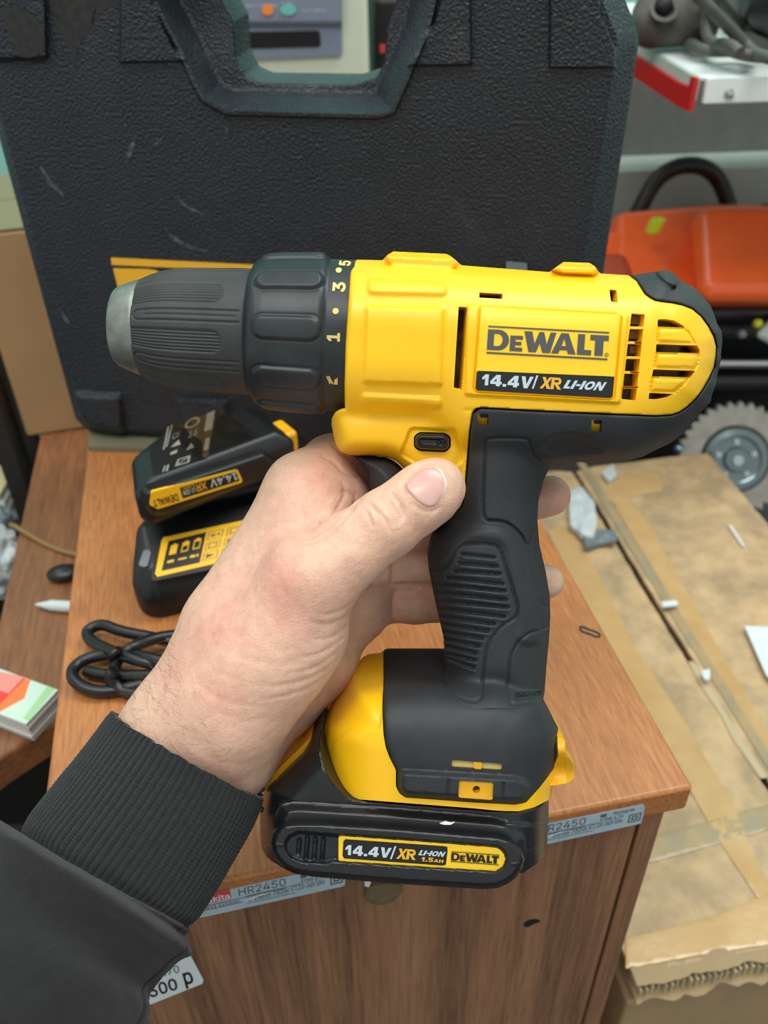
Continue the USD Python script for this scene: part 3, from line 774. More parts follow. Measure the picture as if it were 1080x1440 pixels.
for pts in ([(72, -20), (130, -20), (132, 30), (112, 62), (104, 96), (98, 70), (78, 30)], [(4, 14), (30, 10), (60, 40), (58, 74), (24, 76)], [(300, -10), (150, -14), (136, 6), (128, 34), (150, 12), (210, -2)]):
    dp = S(pts)
    part(case, 'dirt_patch', relief(FCA, dp, lambda x, y: case_H(x, y) + 0.0002, 5, back=lambda x, y: case_H(x, y) - 0.0004), K['dirt'], label='dusty brown smear')
K['sheet'] = mat('grey_sheet', srgb(112, 108, 86), 0.7)
lp = Polygon(FT.pix(*np.array([(124, 628), (560, 640), (560, 560), (126, 580)], float).T, 0.004)[:, :2])
solo('grey_board', 'thin grey-green board under the black case at the back of the cabinet top', 'board', inframe(FT, prism(lp, 0.0002, 0.004, 0.0006)), K['sheet'], R=FC.R)

# ================================================================ charger with the spare battery
CH0 = on_z(205.0, 875.0, TOP)
cu = np.array([0.94478525, 0.32769015, 0.0])
cv = np.array([-cu[1], cu[0], 0])
FCH = Frame(CH0, cu, cv, np.array([0, 0, 1.0]))
def hull(pts):
    return arr(m3.Manifold.batch_hull([ball(p, r, 20) for *p, r in pts]))
K['charger'] = mat('charger_black', srgb(13, 16, 19), 0.4, color2=srgb(19, 22, 25), var=0.2, vscale=60, bump=0.15, bscale=1800, bdist=0.0002)
K['charger_base'] = mat('charger_base', srgb(22, 20, 18), 0.55)
UL, UR = -0.0055, 0.125
ch = thing('battery_charger', 'black battery charger with a yellow pictogram label on the cabinet top', 'charger', CH0, [cu, cv, [0, 0, 1.0]])
bod = []
for uu in (UL + 0.017, UR - 0.014):
    u2 = uu + (0.034 if uu < 0.05 else 0.0)
    bod += [(uu, 0.0165, 0.0195, 0.0125), (uu, 0.033, 0.0335, 0.006), (u2, 0.085, 0.034, 0.006)]
CC = [(UL + .017, .0125), (UR - .014, .0125), (UL + .050, .080), (UR - .014, .080)]
cyl = lambda u_, v_, z0, z1, r: m3.Manifold.cylinder(z1 - z0, r, r, 40).translate([u_, v_, z0])
body = m3.Manifold.batch_hull([ball(p, r, 28) for *p, r in bod] + [cyl(uu, vv, 0.0068, 0.018, 0.0138) for uu, vv in CC])
part(ch, 'body', inframe(FCH, body), K['charger'], smooth=40)
ft = m3.Manifold.batch_hull([cyl(uu, vv, 0.0003, 0.0015, 0.0125) for uu, vv in CC] + [cyl(uu, vv, 0.003, 0.0064, 0.0133) for uu, vv in CC])
part(ch, 'base', inframe(FCH, ft), K['charger_base'], smooth=40)
part(ch, 'battery_seat', inframe(FCH, rbox((0.030, 0.040, 0.03), (UR - 0.01, 0.086, 0.046), 0.005, 20)), K['charger'])
# slope plane of the pictogram label
s0, s1 = np.array([0, 0.0165, 0.0195]), np.array([0, 0.033, 0.0335])
sl = unit(s1 - s0)
nrm = unit(np.array([0, -sl[2], sl[1]]))
# true tangent line of the two spheres (radii 12.5 and 6 mm)
dd = np.linalg.norm(s1 - s0)
al = math.asin((0.0125 - 0.006) / dd)
nrm = math.cos(al) * nrm + math.sin(al) * sl
sl = unit(np.cross(nrm, [1.0, 0, 0]))
sl = sl if sl[2] > 0 else -sl
so = s0 + nrm * 0.0125
FSL = Frame(FCH.world(so), cu, FCH.R.T @ sl, FCH.R.T @ nrm)
lab = rnd(P([(228, 756), (345, 731), (420, 722), (400, 765), (313, 790), (217, 812)]), 3)
Z = lambda h: (lambda x, y: h + 0 * x)
lt = part(ch, 'label', relief(FSL, lab, Z(0.0004), 6, back=-0.0006), K['yellow_sticker'], label='yellow pictogram label')
q = [(237, 761), (290, 748), (281, 791), (227, 803)]
sub = lambda r, m, uv, nm, z=0.0004, lift=0.0001: part(lt, nm, decal(FSL, uv, uvq(q, *r), z, lift, 0.0004), K[m], smooth=False)
bar = poly_uv([sbox(0, 0, 1, 1)])
sub((0, 0, 1, 1), 'black_print', bar, 'black_field')
for k in range(3):
    x0 = 0.1 + 0.31 * k
    outl = sbox(0, 0, 1, 0.9).union(sbox(.3, .85, .7, 1)).difference(sbox(.14, .1, .86, [.12, .55, .7][k] if k else .11))
    sub((x0, 0.14, x0 + 0.19, 0.50), 'yellow_sticker', poly_uv([outl]), 'pictogram', 0.0005)
    sub((x0 - 0.02, 0.66, x0 + 0.2, 0.80), 'yellow_sticker', poly_uv([[sbox(.1, .2, .9, .8), sbox(0, .3, 1, .7), sbox(0, .2, .6, .8).union(sbox(.75, .2, 1, .8))][k]]), 'pictogram', 0.0005)
q2 = [(291, 748), (345, 735), (333, 778), (281, 792)]
fr_ = sbox(0, 0, 1, 1).difference(sbox(.06, .06, .94, .94))
for i in range(2):
    for j in range(3):
        r = (0.05 + 0.5 * i, 0.04 + 0.33 * j, 0.45 + 0.5 * i, 0.29 + 0.33 * j)
        pic = [sbox(.2, .35, .5, .65).union(sbox(.6, .4, .85, .6)), sbox(.2, .2, .8, .8).difference(sbox(.28, .28, .72, .72)), P([(.2, .2), (.8, .5), (.2, .8)])][(i + j) % 3]
        part(lt, 'pictogram', decal(FSL, poly_uv([fr_.union(pic)]), uvq(q2, *r), 0.0004, 0.0001, 0.0004), K['dark_print'], smooth=False)
part(ch, 'indicator_lens', relief(FSL, rnd(P([(202, 773), (213, 774), (207, 797), (194, 796)]), 4), Z(0.0008), 2.5, back=-0.0010), K['grey_led'], label='grey indicator lens')
part(ch, 'rim', relief(FSL, rnd(P([(222, 750), (330, 727), (430, 716), (410, 772), (320, 796), (212, 818)]), 4).difference(lab.buffer(1.2)), lambda x, y: 0.0003 + 0 * x, 5, back=-0.0006), K['charger'])

# spare battery, upside down on the charger
HB = 0.078
b0 = on_z(210.0, 684.0, TOP + HB)
bu = unit(on_z(362.0, 627.0, TOP + HB) - b0)
bv = np.array([-bu[1], bu[0], 0])
FBT = Frame(b0, bu, bv, np.array([0, 0, 1.0]))          # origin on the near top edge, left end
sb = thing('spare_battery', 'black battery pack seated upside down on the charger, its yellow side label upside down', 'battery pack', FBT.world([0.04, 0.03, 0.0475 - HB]), [bu, bv, [0, 0, 1.0]])
W_, D_ = 0.084, 0.050
hz = -(HB - 0.048)
cage = []
for (uu, vv, r) in ((0.001, 0.0075, .007), (W_ - .004, .0075, .007), (W_ - 0.005, D_ - .009, .007), (0.030, D_ - .006, .007), (0.010, 0.033, .007)):
    cage += [(uu, vv, -0.0095, r * 1.0), (uu, vv, hz + 0.010, r)]
top = []
for (uu, vv) in ((0.006, 0.008), (W_ - .008, .008), (W_ - 0.010, D_ - .012), (0.032, D_ - .009), (0.014, 0.031)):
    top += [(uu, vv, -0.0042, 0.004)]
part(sb, 'body', inframe(FBT, hull(cage + top)), K['charger'], smooth=40)
FSD = Frame(FBT.world([0, 0.0, 0]), bu, np.array([0, 0, 1.0]), -bv)       # near side plane
stad = rnd(P([(203, 690), (216, 686), (340, 645), (372, 634), (387, 645), (386, 672), (240, 724), (214, 726), (204, 712)]), 7)
pn = part(sb, 'side_panel', relief(FSD, stad, lambda x, y: 0.0042 - 0.003 * np.clip(1 - sd(stad, x, y) / 6, 0, 1), 2.5, back=-0.004), K['charger'], label='raised side panel')
lab2 = rnd(P([(213, 692), (334, 660), (342, 678), (222, 716), (210, 710)]), 2.5)
part(pn, 'label', relief(FSD, lab2, Z(0.0046), 4, back=0.003), K['yellow_sticker'], label='yellow side label')
q = [(339, 679), (247, 709), (243, 696), (333, 662)]   # upside down
dec = lambda uv, qq, m, nm, z=0.0046: part(pn, nm, decal(FSD, uv, qq, z, 0.00015, 0.0004), K[m], smooth=False)
dec(bar, [(337, 676), (257, 701), (253, 686), (332, 663)], 'black_print', 'black_field')
dec(text_uv('14.4V', True), [(335, 674), (297, 686), (295, 675), (332, 664)], 'silver_print', 'volt_text', .0048)
dec(text_uv('XR', True), [(292, 687), (277, 692), (275, 682), (289, 677)], 'gold_print', 'series_text', .0048)
dec(text_uv('LI-ION', True), [(275, 692), (259, 697), (257, 691), (274, 686)], 'silver_print', 'cell_text', .0048)
dec(text_uv('1.5AH', True), [(274, 685), (258, 690), (257, 686), (273, 681)], 'gold_print', 'capacity_text', .0048)
dec(text_uv('DEWALT', True), [(252, 704), (217, 713), (214, 704), (249, 694)], 'black_print', 'brand_text', .0046)
part(sb, 'release_clip', inframe(FBT, rbox((W_ - 0.003, 0.004, -0.024), (W_ + 0.0055, 0.022, -0.003), 0.0025, 16)), K['yellow'], label='yellow release clip')
# sticker with print on the top
ZT = Frame(FBT.world([0, 0, 0]), bu, bv, np.array([0, 0, 1.0]))
K['film_brown'] = mat('brown_film', srgb(74, 58, 34), 0.35)
K['ink_pale'] = mat('pale_ink', srgb(136, 136, 128), 0.5)
tp = part(sb, 'rating_sticker', relief(ZT, P([(228, 664), (252, 596), (306, 574), (292, 643)]), Z(0.0001), 5, back=-0.001), K['black_print'], label='black and brown rating sticker')
part(tp, 'brown_field', relief(ZT, P([(272, 590), (305, 575.5), (292, 642), (285, 644), (284, 620), (262, 606)]), Z(0.0002), 4, back=-0.0005), K['film_brown'])
pd = lambda uv, qq: part(tp, 'print', decal(ZT, uv, qq, 0.0003, 0.0, 0.0004), K['ink_pale'], smooth=False)
ring = Point(.5, .5).buffer(.5).difference(Point(.5, .5).buffer(.36))
pd(bar, [(236, 600), (238, 599), (231, 632), (229, 633)])
pd(bar, [(241, 598), (243, 597), (235, 628), (233, 629)])
pd(poly_uv([ring]), [(262, 591), (282, 584), (280, 598), (258, 605)])
pd(bar, [(291, 582), (302, 577), (298, 603), (287, 607)])
pd(bar, [(289, 617), (295, 615), (293, 632), (286, 634)])
pd(text_uv('CE'), [(244, 610), (254, 606), (252, 614), (242, 618)])
pd(text_uv('16'), [(266, 607), (279, 602), (277, 612), (264, 616)])
pd(poly_uv([P([(0, 0), (1, 0), (.5, 1)])]), [(245, 620), (258, 616), (254, 625), (240, 629)])
pd(poly_uv([P([(0, 0), (.4, 1), (1, 0)])]), [(264, 624), (276, 620), (273, 629), (262, 633)])
pd(bar, [(240, 636), (250, 632), (248, 637), (239, 640)])
pd(poly_uv([sbox(0, 0, 1, 1).difference(sbox(.15, .15, .85, .85)).union(P([(0, 0), (.12, 0), (1, 1), (.88, 1)]))]), [(250, 646), (268, 640), (266, 650), (246, 656)])
pd(poly_uv([sbox(0, 0, .3, 1), sbox(.6, 0, 1, 1)]), [(231, 655), (238, 653), (236, 662), (228, 664)])
# crinkled clear film stuck along the top
K['clear_film'] = usdkit.material(stage, '/World/Looks/clear_film', {'a': ('transparent_bsdf', {'color': (0.8, 0.76, 0.66)}), 'g': ('glossy_bsdf', {'roughness': 0.15}), 'f': ('fresnel', {'IOR': 1.4}), 'm': ('mix_closure', {})}, [('f.fac', 'm.fac'), ('a.BSDF', 'm.closure1'), ('g.BSDF', 'm.closure2')], surface='m.closure')
gx, gy = np.meshgrid(np.linspace(0.030, 0.066, 25), np.linspace(0.008, 0.046, 25), indexing='ij')
gz = 0.0012 + 0.0016 * meshkit.fbm(np.stack([gx * 180, gy * 60, 0 * gx], -1), 3, 5)
vv = np.stack([gx, gy, gz], -1).reshape(-1, 3)
i, j = np.meshgrid(np.arange(24), np.arange(24), indexing='ij')
qd = np.stack([i * 25 + j, (i + 1) * 25 + j, (i + 1) * 25 + j + 1, i * 25 + j + 1], -1).reshape(-1, 4)
part(sb, 'clear_film', inframe(FBT, (vv, np.vstack([qd[:, [0, 1, 2]], qd[:, [0, 2, 3]]]))), K['clear_film'], smooth=True)

# ================================================================ coiled charger cord
K['cord'] = mat('black_cord', srgb(20, 21, 23), 0.35)
tz = lambda x, y, h: on_z(x, y, TOP + h)
loops = [[(262, 905, .006), (232, 900, .008), (196, 893, .008), (160, 884, .008), (136, 880, .007), (124, 887, .006), (125, 897, .006), (140, 908, .008), (168, 920, .012), (200, 930, .013), (236, 938, .010), (280, 945, .008)],
         [(260, 893, .006), (228, 896, .010), (200, 904, .013), (180, 914, .014), (168, 925, .010), (162, 940, .006), (172, 952, .004), (200, 962, .004), (240, 966, .005)],
         [(290, 938, .01), (250, 934, .014), (212, 926, .014), (176, 920, .010), (140, 922, .007), (112, 932, .006), (102, 944, .006), (106, 958, .006), (122, 968, .005), (150, 972, .004), (184, 966, .004), (220, 957, .006), (270, 948, .006)],
         [(122, 944, .004), (140, 948, .005), (165, 950, .006), (200, 950, .008), (250, 954, .010)],
         [(246, 962, .004), (224, 972, .004), (196, 976, .004), (168, 968, .0045), (156, 954, .009), (160, 944, .013)]]
cd = thing('power_cord', 'black power cord coiled on the cabinet top in front of the charger', 'cord', tz(180, 930, 0))
for l in loops:
    part(cd, 'cord_loop', tube([tz(*p) for p in l], 0.0031, 14, spline=90), K['cord'], smooth=True)
part(cd, 'cord_tie', tube([tz(158, 930, .001), tz(155, 926, .010), tz(160, 918, .018), tz(166, 914, .014)], 0.0022, 10, spline=30), K['cord'], smooth=True)

# ================================================================ big taped cardboard box at the right
ZC = 0.52
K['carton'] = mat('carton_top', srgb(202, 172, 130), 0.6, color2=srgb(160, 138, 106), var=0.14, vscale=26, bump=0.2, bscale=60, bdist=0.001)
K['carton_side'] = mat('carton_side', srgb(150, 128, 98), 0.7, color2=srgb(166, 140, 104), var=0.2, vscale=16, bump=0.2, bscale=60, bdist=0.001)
K['tape'] = mat('brown_tape', srgb(188, 150, 98), 0.22, color2=srgb(200, 168, 120), var=0.2, vscale=30, bump=0.3, bscale=90, bdist=0.0008)
K['tape_grey'] = mat('clear_tape_dusty', srgb(156, 144, 118), 0.25, color2=srgb(178, 152, 110), var=0.15, vscale=50, bump=0.3, bscale=120, bdist=0.0008)
K['carton_core'] = mat('carton_core', srgb(188, 172, 138), 0.8)
cp = lambda x, y: on_z(float(x), float(y), ZC)
seam0, seam1 = cp(799, 640), cp(1086, 1100)
ey_ = unit(seam0 - seam1)
ex_ = np.array([ey_[1], -ey_[0], 0])
fl, fr2 = cp(868, 1388), cp(1080, 1338)
FG = Frame(seam1, ex_, ey_, np.array([0, 0, 1.0]))
yb = FG.local(cp(905, 648))[1]
yf = FG.local(cp(960, 1368))[1]
xr = FG.local(cp(1040, 690))[0]
big = thing('large_cardboard_box', 'large worn cardboard box with taped and split top beside the wooden cabinet', 'box', FG.world([0, (yb + yf) / 2, -ZC]), [ex_, ey_, [0, 0, 1.0]])
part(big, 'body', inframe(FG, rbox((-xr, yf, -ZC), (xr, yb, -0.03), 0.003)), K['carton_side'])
def flap(x0, x1, y0, y1, seed, edge):
    """A top flap: slightly wavy sheet of corrugated board, edge=-1/1 is the side along the seam."""
    nx, ny = 40, 120
    X, Y = np.meshgrid(np.linspace(x0, x1, nx), np.linspace(y0, y1, ny), indexing='ij')
    w = meshkit.fbm(np.stack([X * 9, Y * 7, 0 * X + seed], -1), 3, seed)
    zt = 0.0045 * (w - 0.5)
    s = (X - x0) / (x1 - x0) if edge > 0 else (x1 - X) / (x1 - x0)
    zt = zt + np.where(s > 0.86, -0.004 * smooth01((s - 0.86) / 0.14), 0)
    for yy in (0.22, 0.41, 0.60, 0.80):
        zt -= 0.0009 * np.exp(-((Y - (y0 + (y1 - y0) * yy)) / 0.003) ** 2)
    X = X + np.where(s > 0.995, 0.0018 * (meshkit.fbm(np.stack([Y * 90, 0 * Y, 0 * Y + seed], -1), 3, seed) - 0.5) * edge, 0)
    v = np.concatenate([np.stack([X, Y, zt], -1).reshape(-1, 3), np.stack([X, Y, zt - 0.0045], -1).reshape(-1, 3)])
    i, j = np.meshgrid(np.arange(nx - 1), np.arange(ny - 1), indexing='ij')
    q = np.stack([i * ny + j, (i + 1) * ny + j, (i + 1) * ny + j + 1, i * ny + j + 1], -1).reshape(-1, 4)
    n_ = nx * ny
    def wall(ids):
        ids = np.asarray(ids)
        return np.stack([ids[:-1], ids[:-1] + n_, ids[1:] + n_, ids[1:]], -1)
    jj, ii = np.arange(ny), np.arange(nx)
    ws = [wall(jj)[:, ::-1], wall((nx - 1) * ny + jj), wall(ii * ny), wall(ii * ny + ny - 1)[:, ::-1]]
    qq = np.vstack([q, q[:, ::-1] + n_, *ws])
    return v, np.vstack([qq[:, [0, 1, 2]], qq[:, [0, 2, 3]]])
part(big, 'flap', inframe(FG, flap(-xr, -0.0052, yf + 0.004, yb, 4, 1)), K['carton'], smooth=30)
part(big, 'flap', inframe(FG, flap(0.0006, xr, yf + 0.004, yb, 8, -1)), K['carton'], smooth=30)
def TZ(x, y):
    """Height of the flaps under a pixel, so that tape follows them."""
    q = FG.pix(np.asarray(x, float), np.asarray(y, float), 0.0)
    X, Y = q[:, 0], q[:, 1]
    out = np.zeros(len(X))
    for x0, x1_, seed, edge in ((-xr, -0.0052, 4, 1), (0.0006, xr, 8, -1)):
        w = meshkit.fbm(np.stack([X * 9, Y * 7, 0 * X + seed], -1), 3, seed)
        s = np.clip((X - x0) / (x1_ - x0) if edge > 0 else (x1_ - X) / (x1_ - x0), 0, 1)
        z = 0.0045 * (w - 0.5) + np.where(s > 0.86, -0.004 * smooth01((s - 0.86) / 0.14), 0)
        out = np.where((X < -0.002) == (edge > 0), z, out)
    return out + 0.0007 + 0.0003 * meshkit.fbm(np.stack([x / 9, y / 9, 0 * x], -1), 2, 3)
FGp = FG
def tape(pts, m, seed=0, nm='tape', h=0.0):
    part(big, nm, relief(FG, P(pts), lambda x, y: TZ(x, y) + h, 7, back=lambda x, y: TZ(x, y) + h - 0.0006), K[m], smooth=True)
tape([(811, 650), (821, 648), (963, 872), (1100, 1088), (1100, 1112), (946, 868)], 'tape_grey', nm='clear_tape', h=0.0004)
tape([(852, 690), (874, 684), (916, 742), (1010, 910), (1062, 1000), (1100, 1060), (1100, 1096), (962, 872)], 'tape')
tape([(770, 748), (800, 738), (838, 800), (893, 910), (960, 1010), (1030, 1130), (1060, 1200), (1084, 1250), (1084, 1290), (1010, 1180), (930, 1040), (860, 918)], 'tape')
tape([(838, 672), (925, 660), (932, 690), (852, 706)], 'tape')
tape([(880, 1320), (1000, 1290), (1084, 1255), (1084, 1328), (1000, 1340), (880, 1362)], 'tape', h=0.0002)
tape([(905, 1180), (1084, 1130), (1084, 1166), (900, 1216)], 'tape_grey')
tape([(968, 930), (976, 930), (1008, 980), (1044, 1038), (1080, 1094), (1069, 1094), (1050, 1066), (1030, 1038), (1013, 1004), (988, 968)], 'carton_core', nm='torn_edge', h=0.0002)
# scraps of white film and paper
fw = lambda pts, m, nm, lab, h=0.0030, amp=0.004: solo(nm, lab, 'scrap', relief(FG, P(pts), lambda x, y: h + amp * meshkit.fbm(np.stack([x / 9, y / 9, 0 * x], -1), 3, 11), 4, back=lambda x, y: h - 0.0012 + 0 * x), K[m], smooth=50, R=FG.R)
fw([(800, 690), (818, 684), (836, 706), (840, 735), (834, 758), (818, 752), (802, 738)], 'film', 'plastic_film', 'crumpled white plastic film on the cardboard box behind the fingertips', amp=0.009)
fw([(820, 752), (838, 744), (866, 745), (868, 760), (824, 768)], 'film_grey', 'plastic_film', 'crumpled greyish plastic film below the white film on the cardboard box', amp=0.007)
fw([(846, 664), (862, 652), (868, 668), (856, 676)], 'film', 'plastic_film', 'small shiny film shred near the back edge of the cardboard box', amp=0.006)
fw([(930, 846), (952, 844), (954, 851), (932, 853)], 'paper', 'paper_scrap', 'short white paper strip by the split in the cardboard box', amp=0.001)
fw([(1024, 738), (1028, 738), (1048, 768), (1045, 769)], 'paper', 'paper_scrap', 'thin white sliver lying on the right of the cardboard box', amp=0.001)
fw([(986, 944), (998, 940), (999, 956), (990, 954)], 'paper', 'paper_scrap', 'tiny torn white bit beside the split in the cardboard box', amp=0.002)
fw([(1047, 880), (1140, 884), (1160, 1010), (1078, 950)], 'paper', 'paper_sheet', 'white sheet of paper on the cardboard box at the right edge', h=0.006, amp=0.0)
# torn front rim with corrugation showing
fy = yf
cor = []
xs = np.arange(-xr + 0.002, 0.10, 0.0042)
for k, x in enumerate(xs):
    j = rng.uniform(-1, 1, 4)
    cor.append(rbox((x + 0.0004 * j[0], fy - 0.004 + 0.001 * j[1], -0.013), (x + 0.0014, fy + 0.010, -0.0030 + 0.001 * j[2]), 0.0003, 6))
part(big, 'corrugation', inframe(FG, join(cor)), K['carton_core'], kind='stuff')
K['torn_paper'] = mat('torn_paper', srgb(158, 136, 102), 0.75)
def torn(y0, z0, amp, seed, t=0.0009):
    xs = np.linspace(-xr, xr, 160)
    n1 = meshkit.fbm(np.stack([xs * 60, 0 * xs, 0 * xs], -1), 4, seed) - 0.5
    n2 = meshkit.fbm(np.stack([xs * 40, 0 * xs, 0 * xs], -1), 3, seed + 5) - 0.5
    vs = []
    for k, (dy, dz) in enumerate(((0.014, 0.0), (0.008, 0.0006), (0.003, 0.0004), (-0.002, 0.0))):
        vs.append(np.stack([xs, y0 + dy + amp * n1 * (k > 1) * k / 2, z0 + dz + amp * n2 * (k > 0)], -1))
    V = np.concatenate(vs)
    m = len(xs)
    f = []
    for r in range(3):
        a = np.arange(m - 1) + r * m
        f += [np.stack([a, a + m, a + m + 1], 1), np.stack([a, a + m + 1, a + 1], 1)]
    F = np.vstack(f)
    n_ = len(V)
    V2 = np.vstack([V, V - [0, 0, t]])
    return V2, np.vstack([F[:, ::-1], F + n_]) 
part(big, 'torn_rim', inframe(FG, torn(fy, 0.001, 0.006, 2)), K['torn_paper'], smooth=30)
part(big, 'torn_rim', inframe(FG, torn(fy - 0.006, -0.0135, 0.007, 6)), K['torn_paper'], smooth=30)

# ================================================================ orange petrol machine behind the box
K['orange'] = mat('orange_plastic', srgb(250, 108, 48), 0.3, color2=srgb(242, 98, 44), var=0.2, vscale=20, coat_weight=0.2)
K['machine_black'] = mat('machine_black', srgb(24, 25, 27), 0.4)
K['lime'] = mat('lime_plastic', srgb(204, 216, 50), 0.4)
K['wheel_white'] = mat('wheel_white', srgb(176, 174, 164), 0.6, color2=srgb(150, 148, 140), var=0.2, vscale=60)
K['hub'] = mat('hub_metal', srgb(140, 178, 196), 0.2, 0.85)
DM = 1.02
m0 = at(950, 430, DM)
mo = thing('orange_machine', 'petrol machine with an orange plastic cowl and black tube handle behind the cardboard box', 'machine', m0 * [1, 1, 0])
def cowl(pts):
    return arr(m3.Manifold.batch_hull([ball(at(x, y, d), r, 40) for x, y, d, r in pts]))
part(mo, 'cowl', cowl([(1000, 318, .99, .022), (1180, 318, .99, .022), (1000, 405, .97, .016), (1180, 405, .97, .016), (1010, 310, 1.12, .02), (1180, 310, 1.12, .02), (1005, 420, 1.12, .02), (1180, 420, 1.12, .02)]), K['orange'], smooth=True)
part(mo, 'cowl', cowl([(880, 318, 1.06, .016), (1000, 312, 1.08, .02), (878, 420, 1.02, .02), (960, 425, 1.01, .02), (870, 325, 1.13, .02), (1000, 310, 1.14, .02), (880, 420, 1.13, .02), (1000, 420, 1.13, .02)]), K['orange'], smooth=True)
part(mo, 'cowl', cowl([(820, 345, 1.05, .016), (880, 345, 1.05, .016), (820, 425, 1.04, .016), (900, 425, 1.03, .016), (820, 335, 1.13, .02), (900, 420, 1.13, .02)]), K['orange'], smooth=True)
part(mo, 'side_cap', cowl([(812, 370, 1.02, .01), (868, 372, 1.02, .012), (880, 402, 1.015, .012), (884, 430, 1.015, .01), (812, 430, 1.02, .01)]), mat('orange_dark', srgb(172, 70, 44), 0.5), smooth=True, label='duller orange side cap')
part(mo, 'handle', tube([at(x, y, d) for x, y, d in ((888, 310, 1.13), (905, 284, 1.12), (925, 252, 1.11), (955, 234, 1.10), (985, 234, 1.10), (1008, 250, 1.11), (1022, 280, 1.12), (1032, 310, 1.13))], 0.0105, 20, spline=60), K['machine_black'], smooth=True, label='black tube handle')
pc = at(917, 326, 0.99)
v, f = lathe([(0, .0075), (.002, .008), (.014, .0085), (.0155, .0078), (.0155, .006), (.012, .005), (.012, .0004)], 28)
part(mo, 'cap', (v[:, [1, 2, 0]] @ np.array([[1, 0, 0.0], [0, 1, 0], [0.25, -.2, 1]]) + pc, f), K['lime'], label='lime green cap')
part(mo, 'fuel_hole', cowl([(1076, 296, 1.0, .008), (1084, 296, 1.0, .008)]), K['machine_black'], smooth=True)
part(mo, 'chassis', cowl([(880, 460, 1.10, .03), (1180, 460, 1.10, .03), (880, 620, 1.23, .03), (1180, 620, 1.23, .03), (880, 480, 1.22, .03), (1180, 480, 1.22, .03)]), K['machine_black'], smooth=40, label='black chassis')
for q_ in ([(980, 440, 1.03, .012), (1180, 436, 1.03, .012), (980, 448, 1.1, .012), (1180, 445, 1.1, .012)], [(990, 535, 1.06, .012), (1180, 535, 1.06, .012), (990, 545, 1.12, .012)], [(900, 560, 1.08, .02), (940, 600, 1.08, .02), (960, 540, 1.1, .02)]):
    part(mo, 'frame_bar', cowl(q_), K['machine_black'], smooth=40)
part(mo, 'rod', tube([at(985, 511, 1.03), at(1180, 511, 1.03)], 0.0055, 18), K['steel'], smooth=40, label='polished steel rod')
part(mo, 'bolt', cowl([(1064, 455, 1.01, .005), (1066, 455, 1.0, .005)]), K['lime'], smooth=True, label='greenish bolt head')
part(mo, 'bolt', cowl([(1042, 470, 1.02, .005), (1044, 470, 1.015, .005)]), K['grey_led'], smooth=True)
part(mo, 'bracket', cowl([(1072, 470, 1.01, .006), (1100, 440, 1.02, .006), (1090, 480, 1.02, .006)]), K['mint_metal'], smooth=True)
part(mo, 'rod', tube([at(938, 648, 1.04), at(955, 665, 1.03)], 0.004, 12), K['film_grey'], smooth=40)
part(mo, 'bolt', cowl([(953, 631, 1.02, .005), (955, 631, 1.015, .005)]), K['hub'], smooth=True)

wc = at(1034, 646, 1.075)
wn = unit(CAM - wc + np.array([0.30, 0.0, -0.12]))
wx = unit(np.cross([0, 0, 1.0], wn))
FWH = Frame(wc, wx, np.cross(wn, wx), wn)
wh = thing('toothed_wheel', 'off-white toothed fan wheel with shiny metal hub behind the corner of the cardboard box', 'wheel', wc, FWH.R)
th = np.arange(480) * 2 * np.pi / 480
def gear(r0, amp, n_):
    ph = (th * n_ / (2 * np.pi)) % 1
    r = r0 + amp * np.where(ph < 0.6, ph / 0.6, (1 - ph) / 0.4)
    return Polygon(np.stack([r * np.cos(th), r * np.sin(th)], 1))
part(wh, 'rim', inframe(FWH, prism(gear(0.064, 0.008, 34).difference(Point(0, 0).buffer(0.042)), -0.012, 0.002, 0.0018)), K['wheel_white'], smooth=30)
v, f = lathe([(-0.011, .0415), (0.0, .0415), (0.004, .038), (.006, .030), (.004, .026), (.004, .016), (.009, .014), (.010, .006), (.010, .0004)], 64)
part(wh, 'hub', inframe(FWH, (v[:, [1, 2, 0]], f)), K['hub_dark'], smooth=30, label='shiny bluish metal hub')
part(wh, 'axle_nut', inframe(FWH, prism(Polygon([(0.007 * math.cos(a), 0.007 * math.sin(a)) for a in np.arange(6) * math.pi / 3]), 0.009, 0.015, 0.001)), K['steel'])
for a in np.arange(5) * 2 * math.pi / 5:
    part(wh, 'bolt', inframe(FWH, prism(Point(0.022 * math.cos(a + .4), 0.022 * math.sin(a + .4)).buffer(0.0035), 0.003, 0.007, 0.001)), K['steel'])
# ================================================================ cordless drill held in front of the camera
TILT = math.radians(8.0)
DO = at(640, 700, 0.290)
FDR = Frame(DO, RT, math.cos(TILT) * UP - math.sin(TILT) * FW, -math.cos(TILT) * FW - math.sin(TILT) * UP)
drill = thing('cordless_drill', 'yellow and black cordless drill driver held up in the hand in front of the camera', 'drill', FDR.world([0, -0.12, 0]), FDR.R)
A = lambda pts: np.asarray(pts, float)

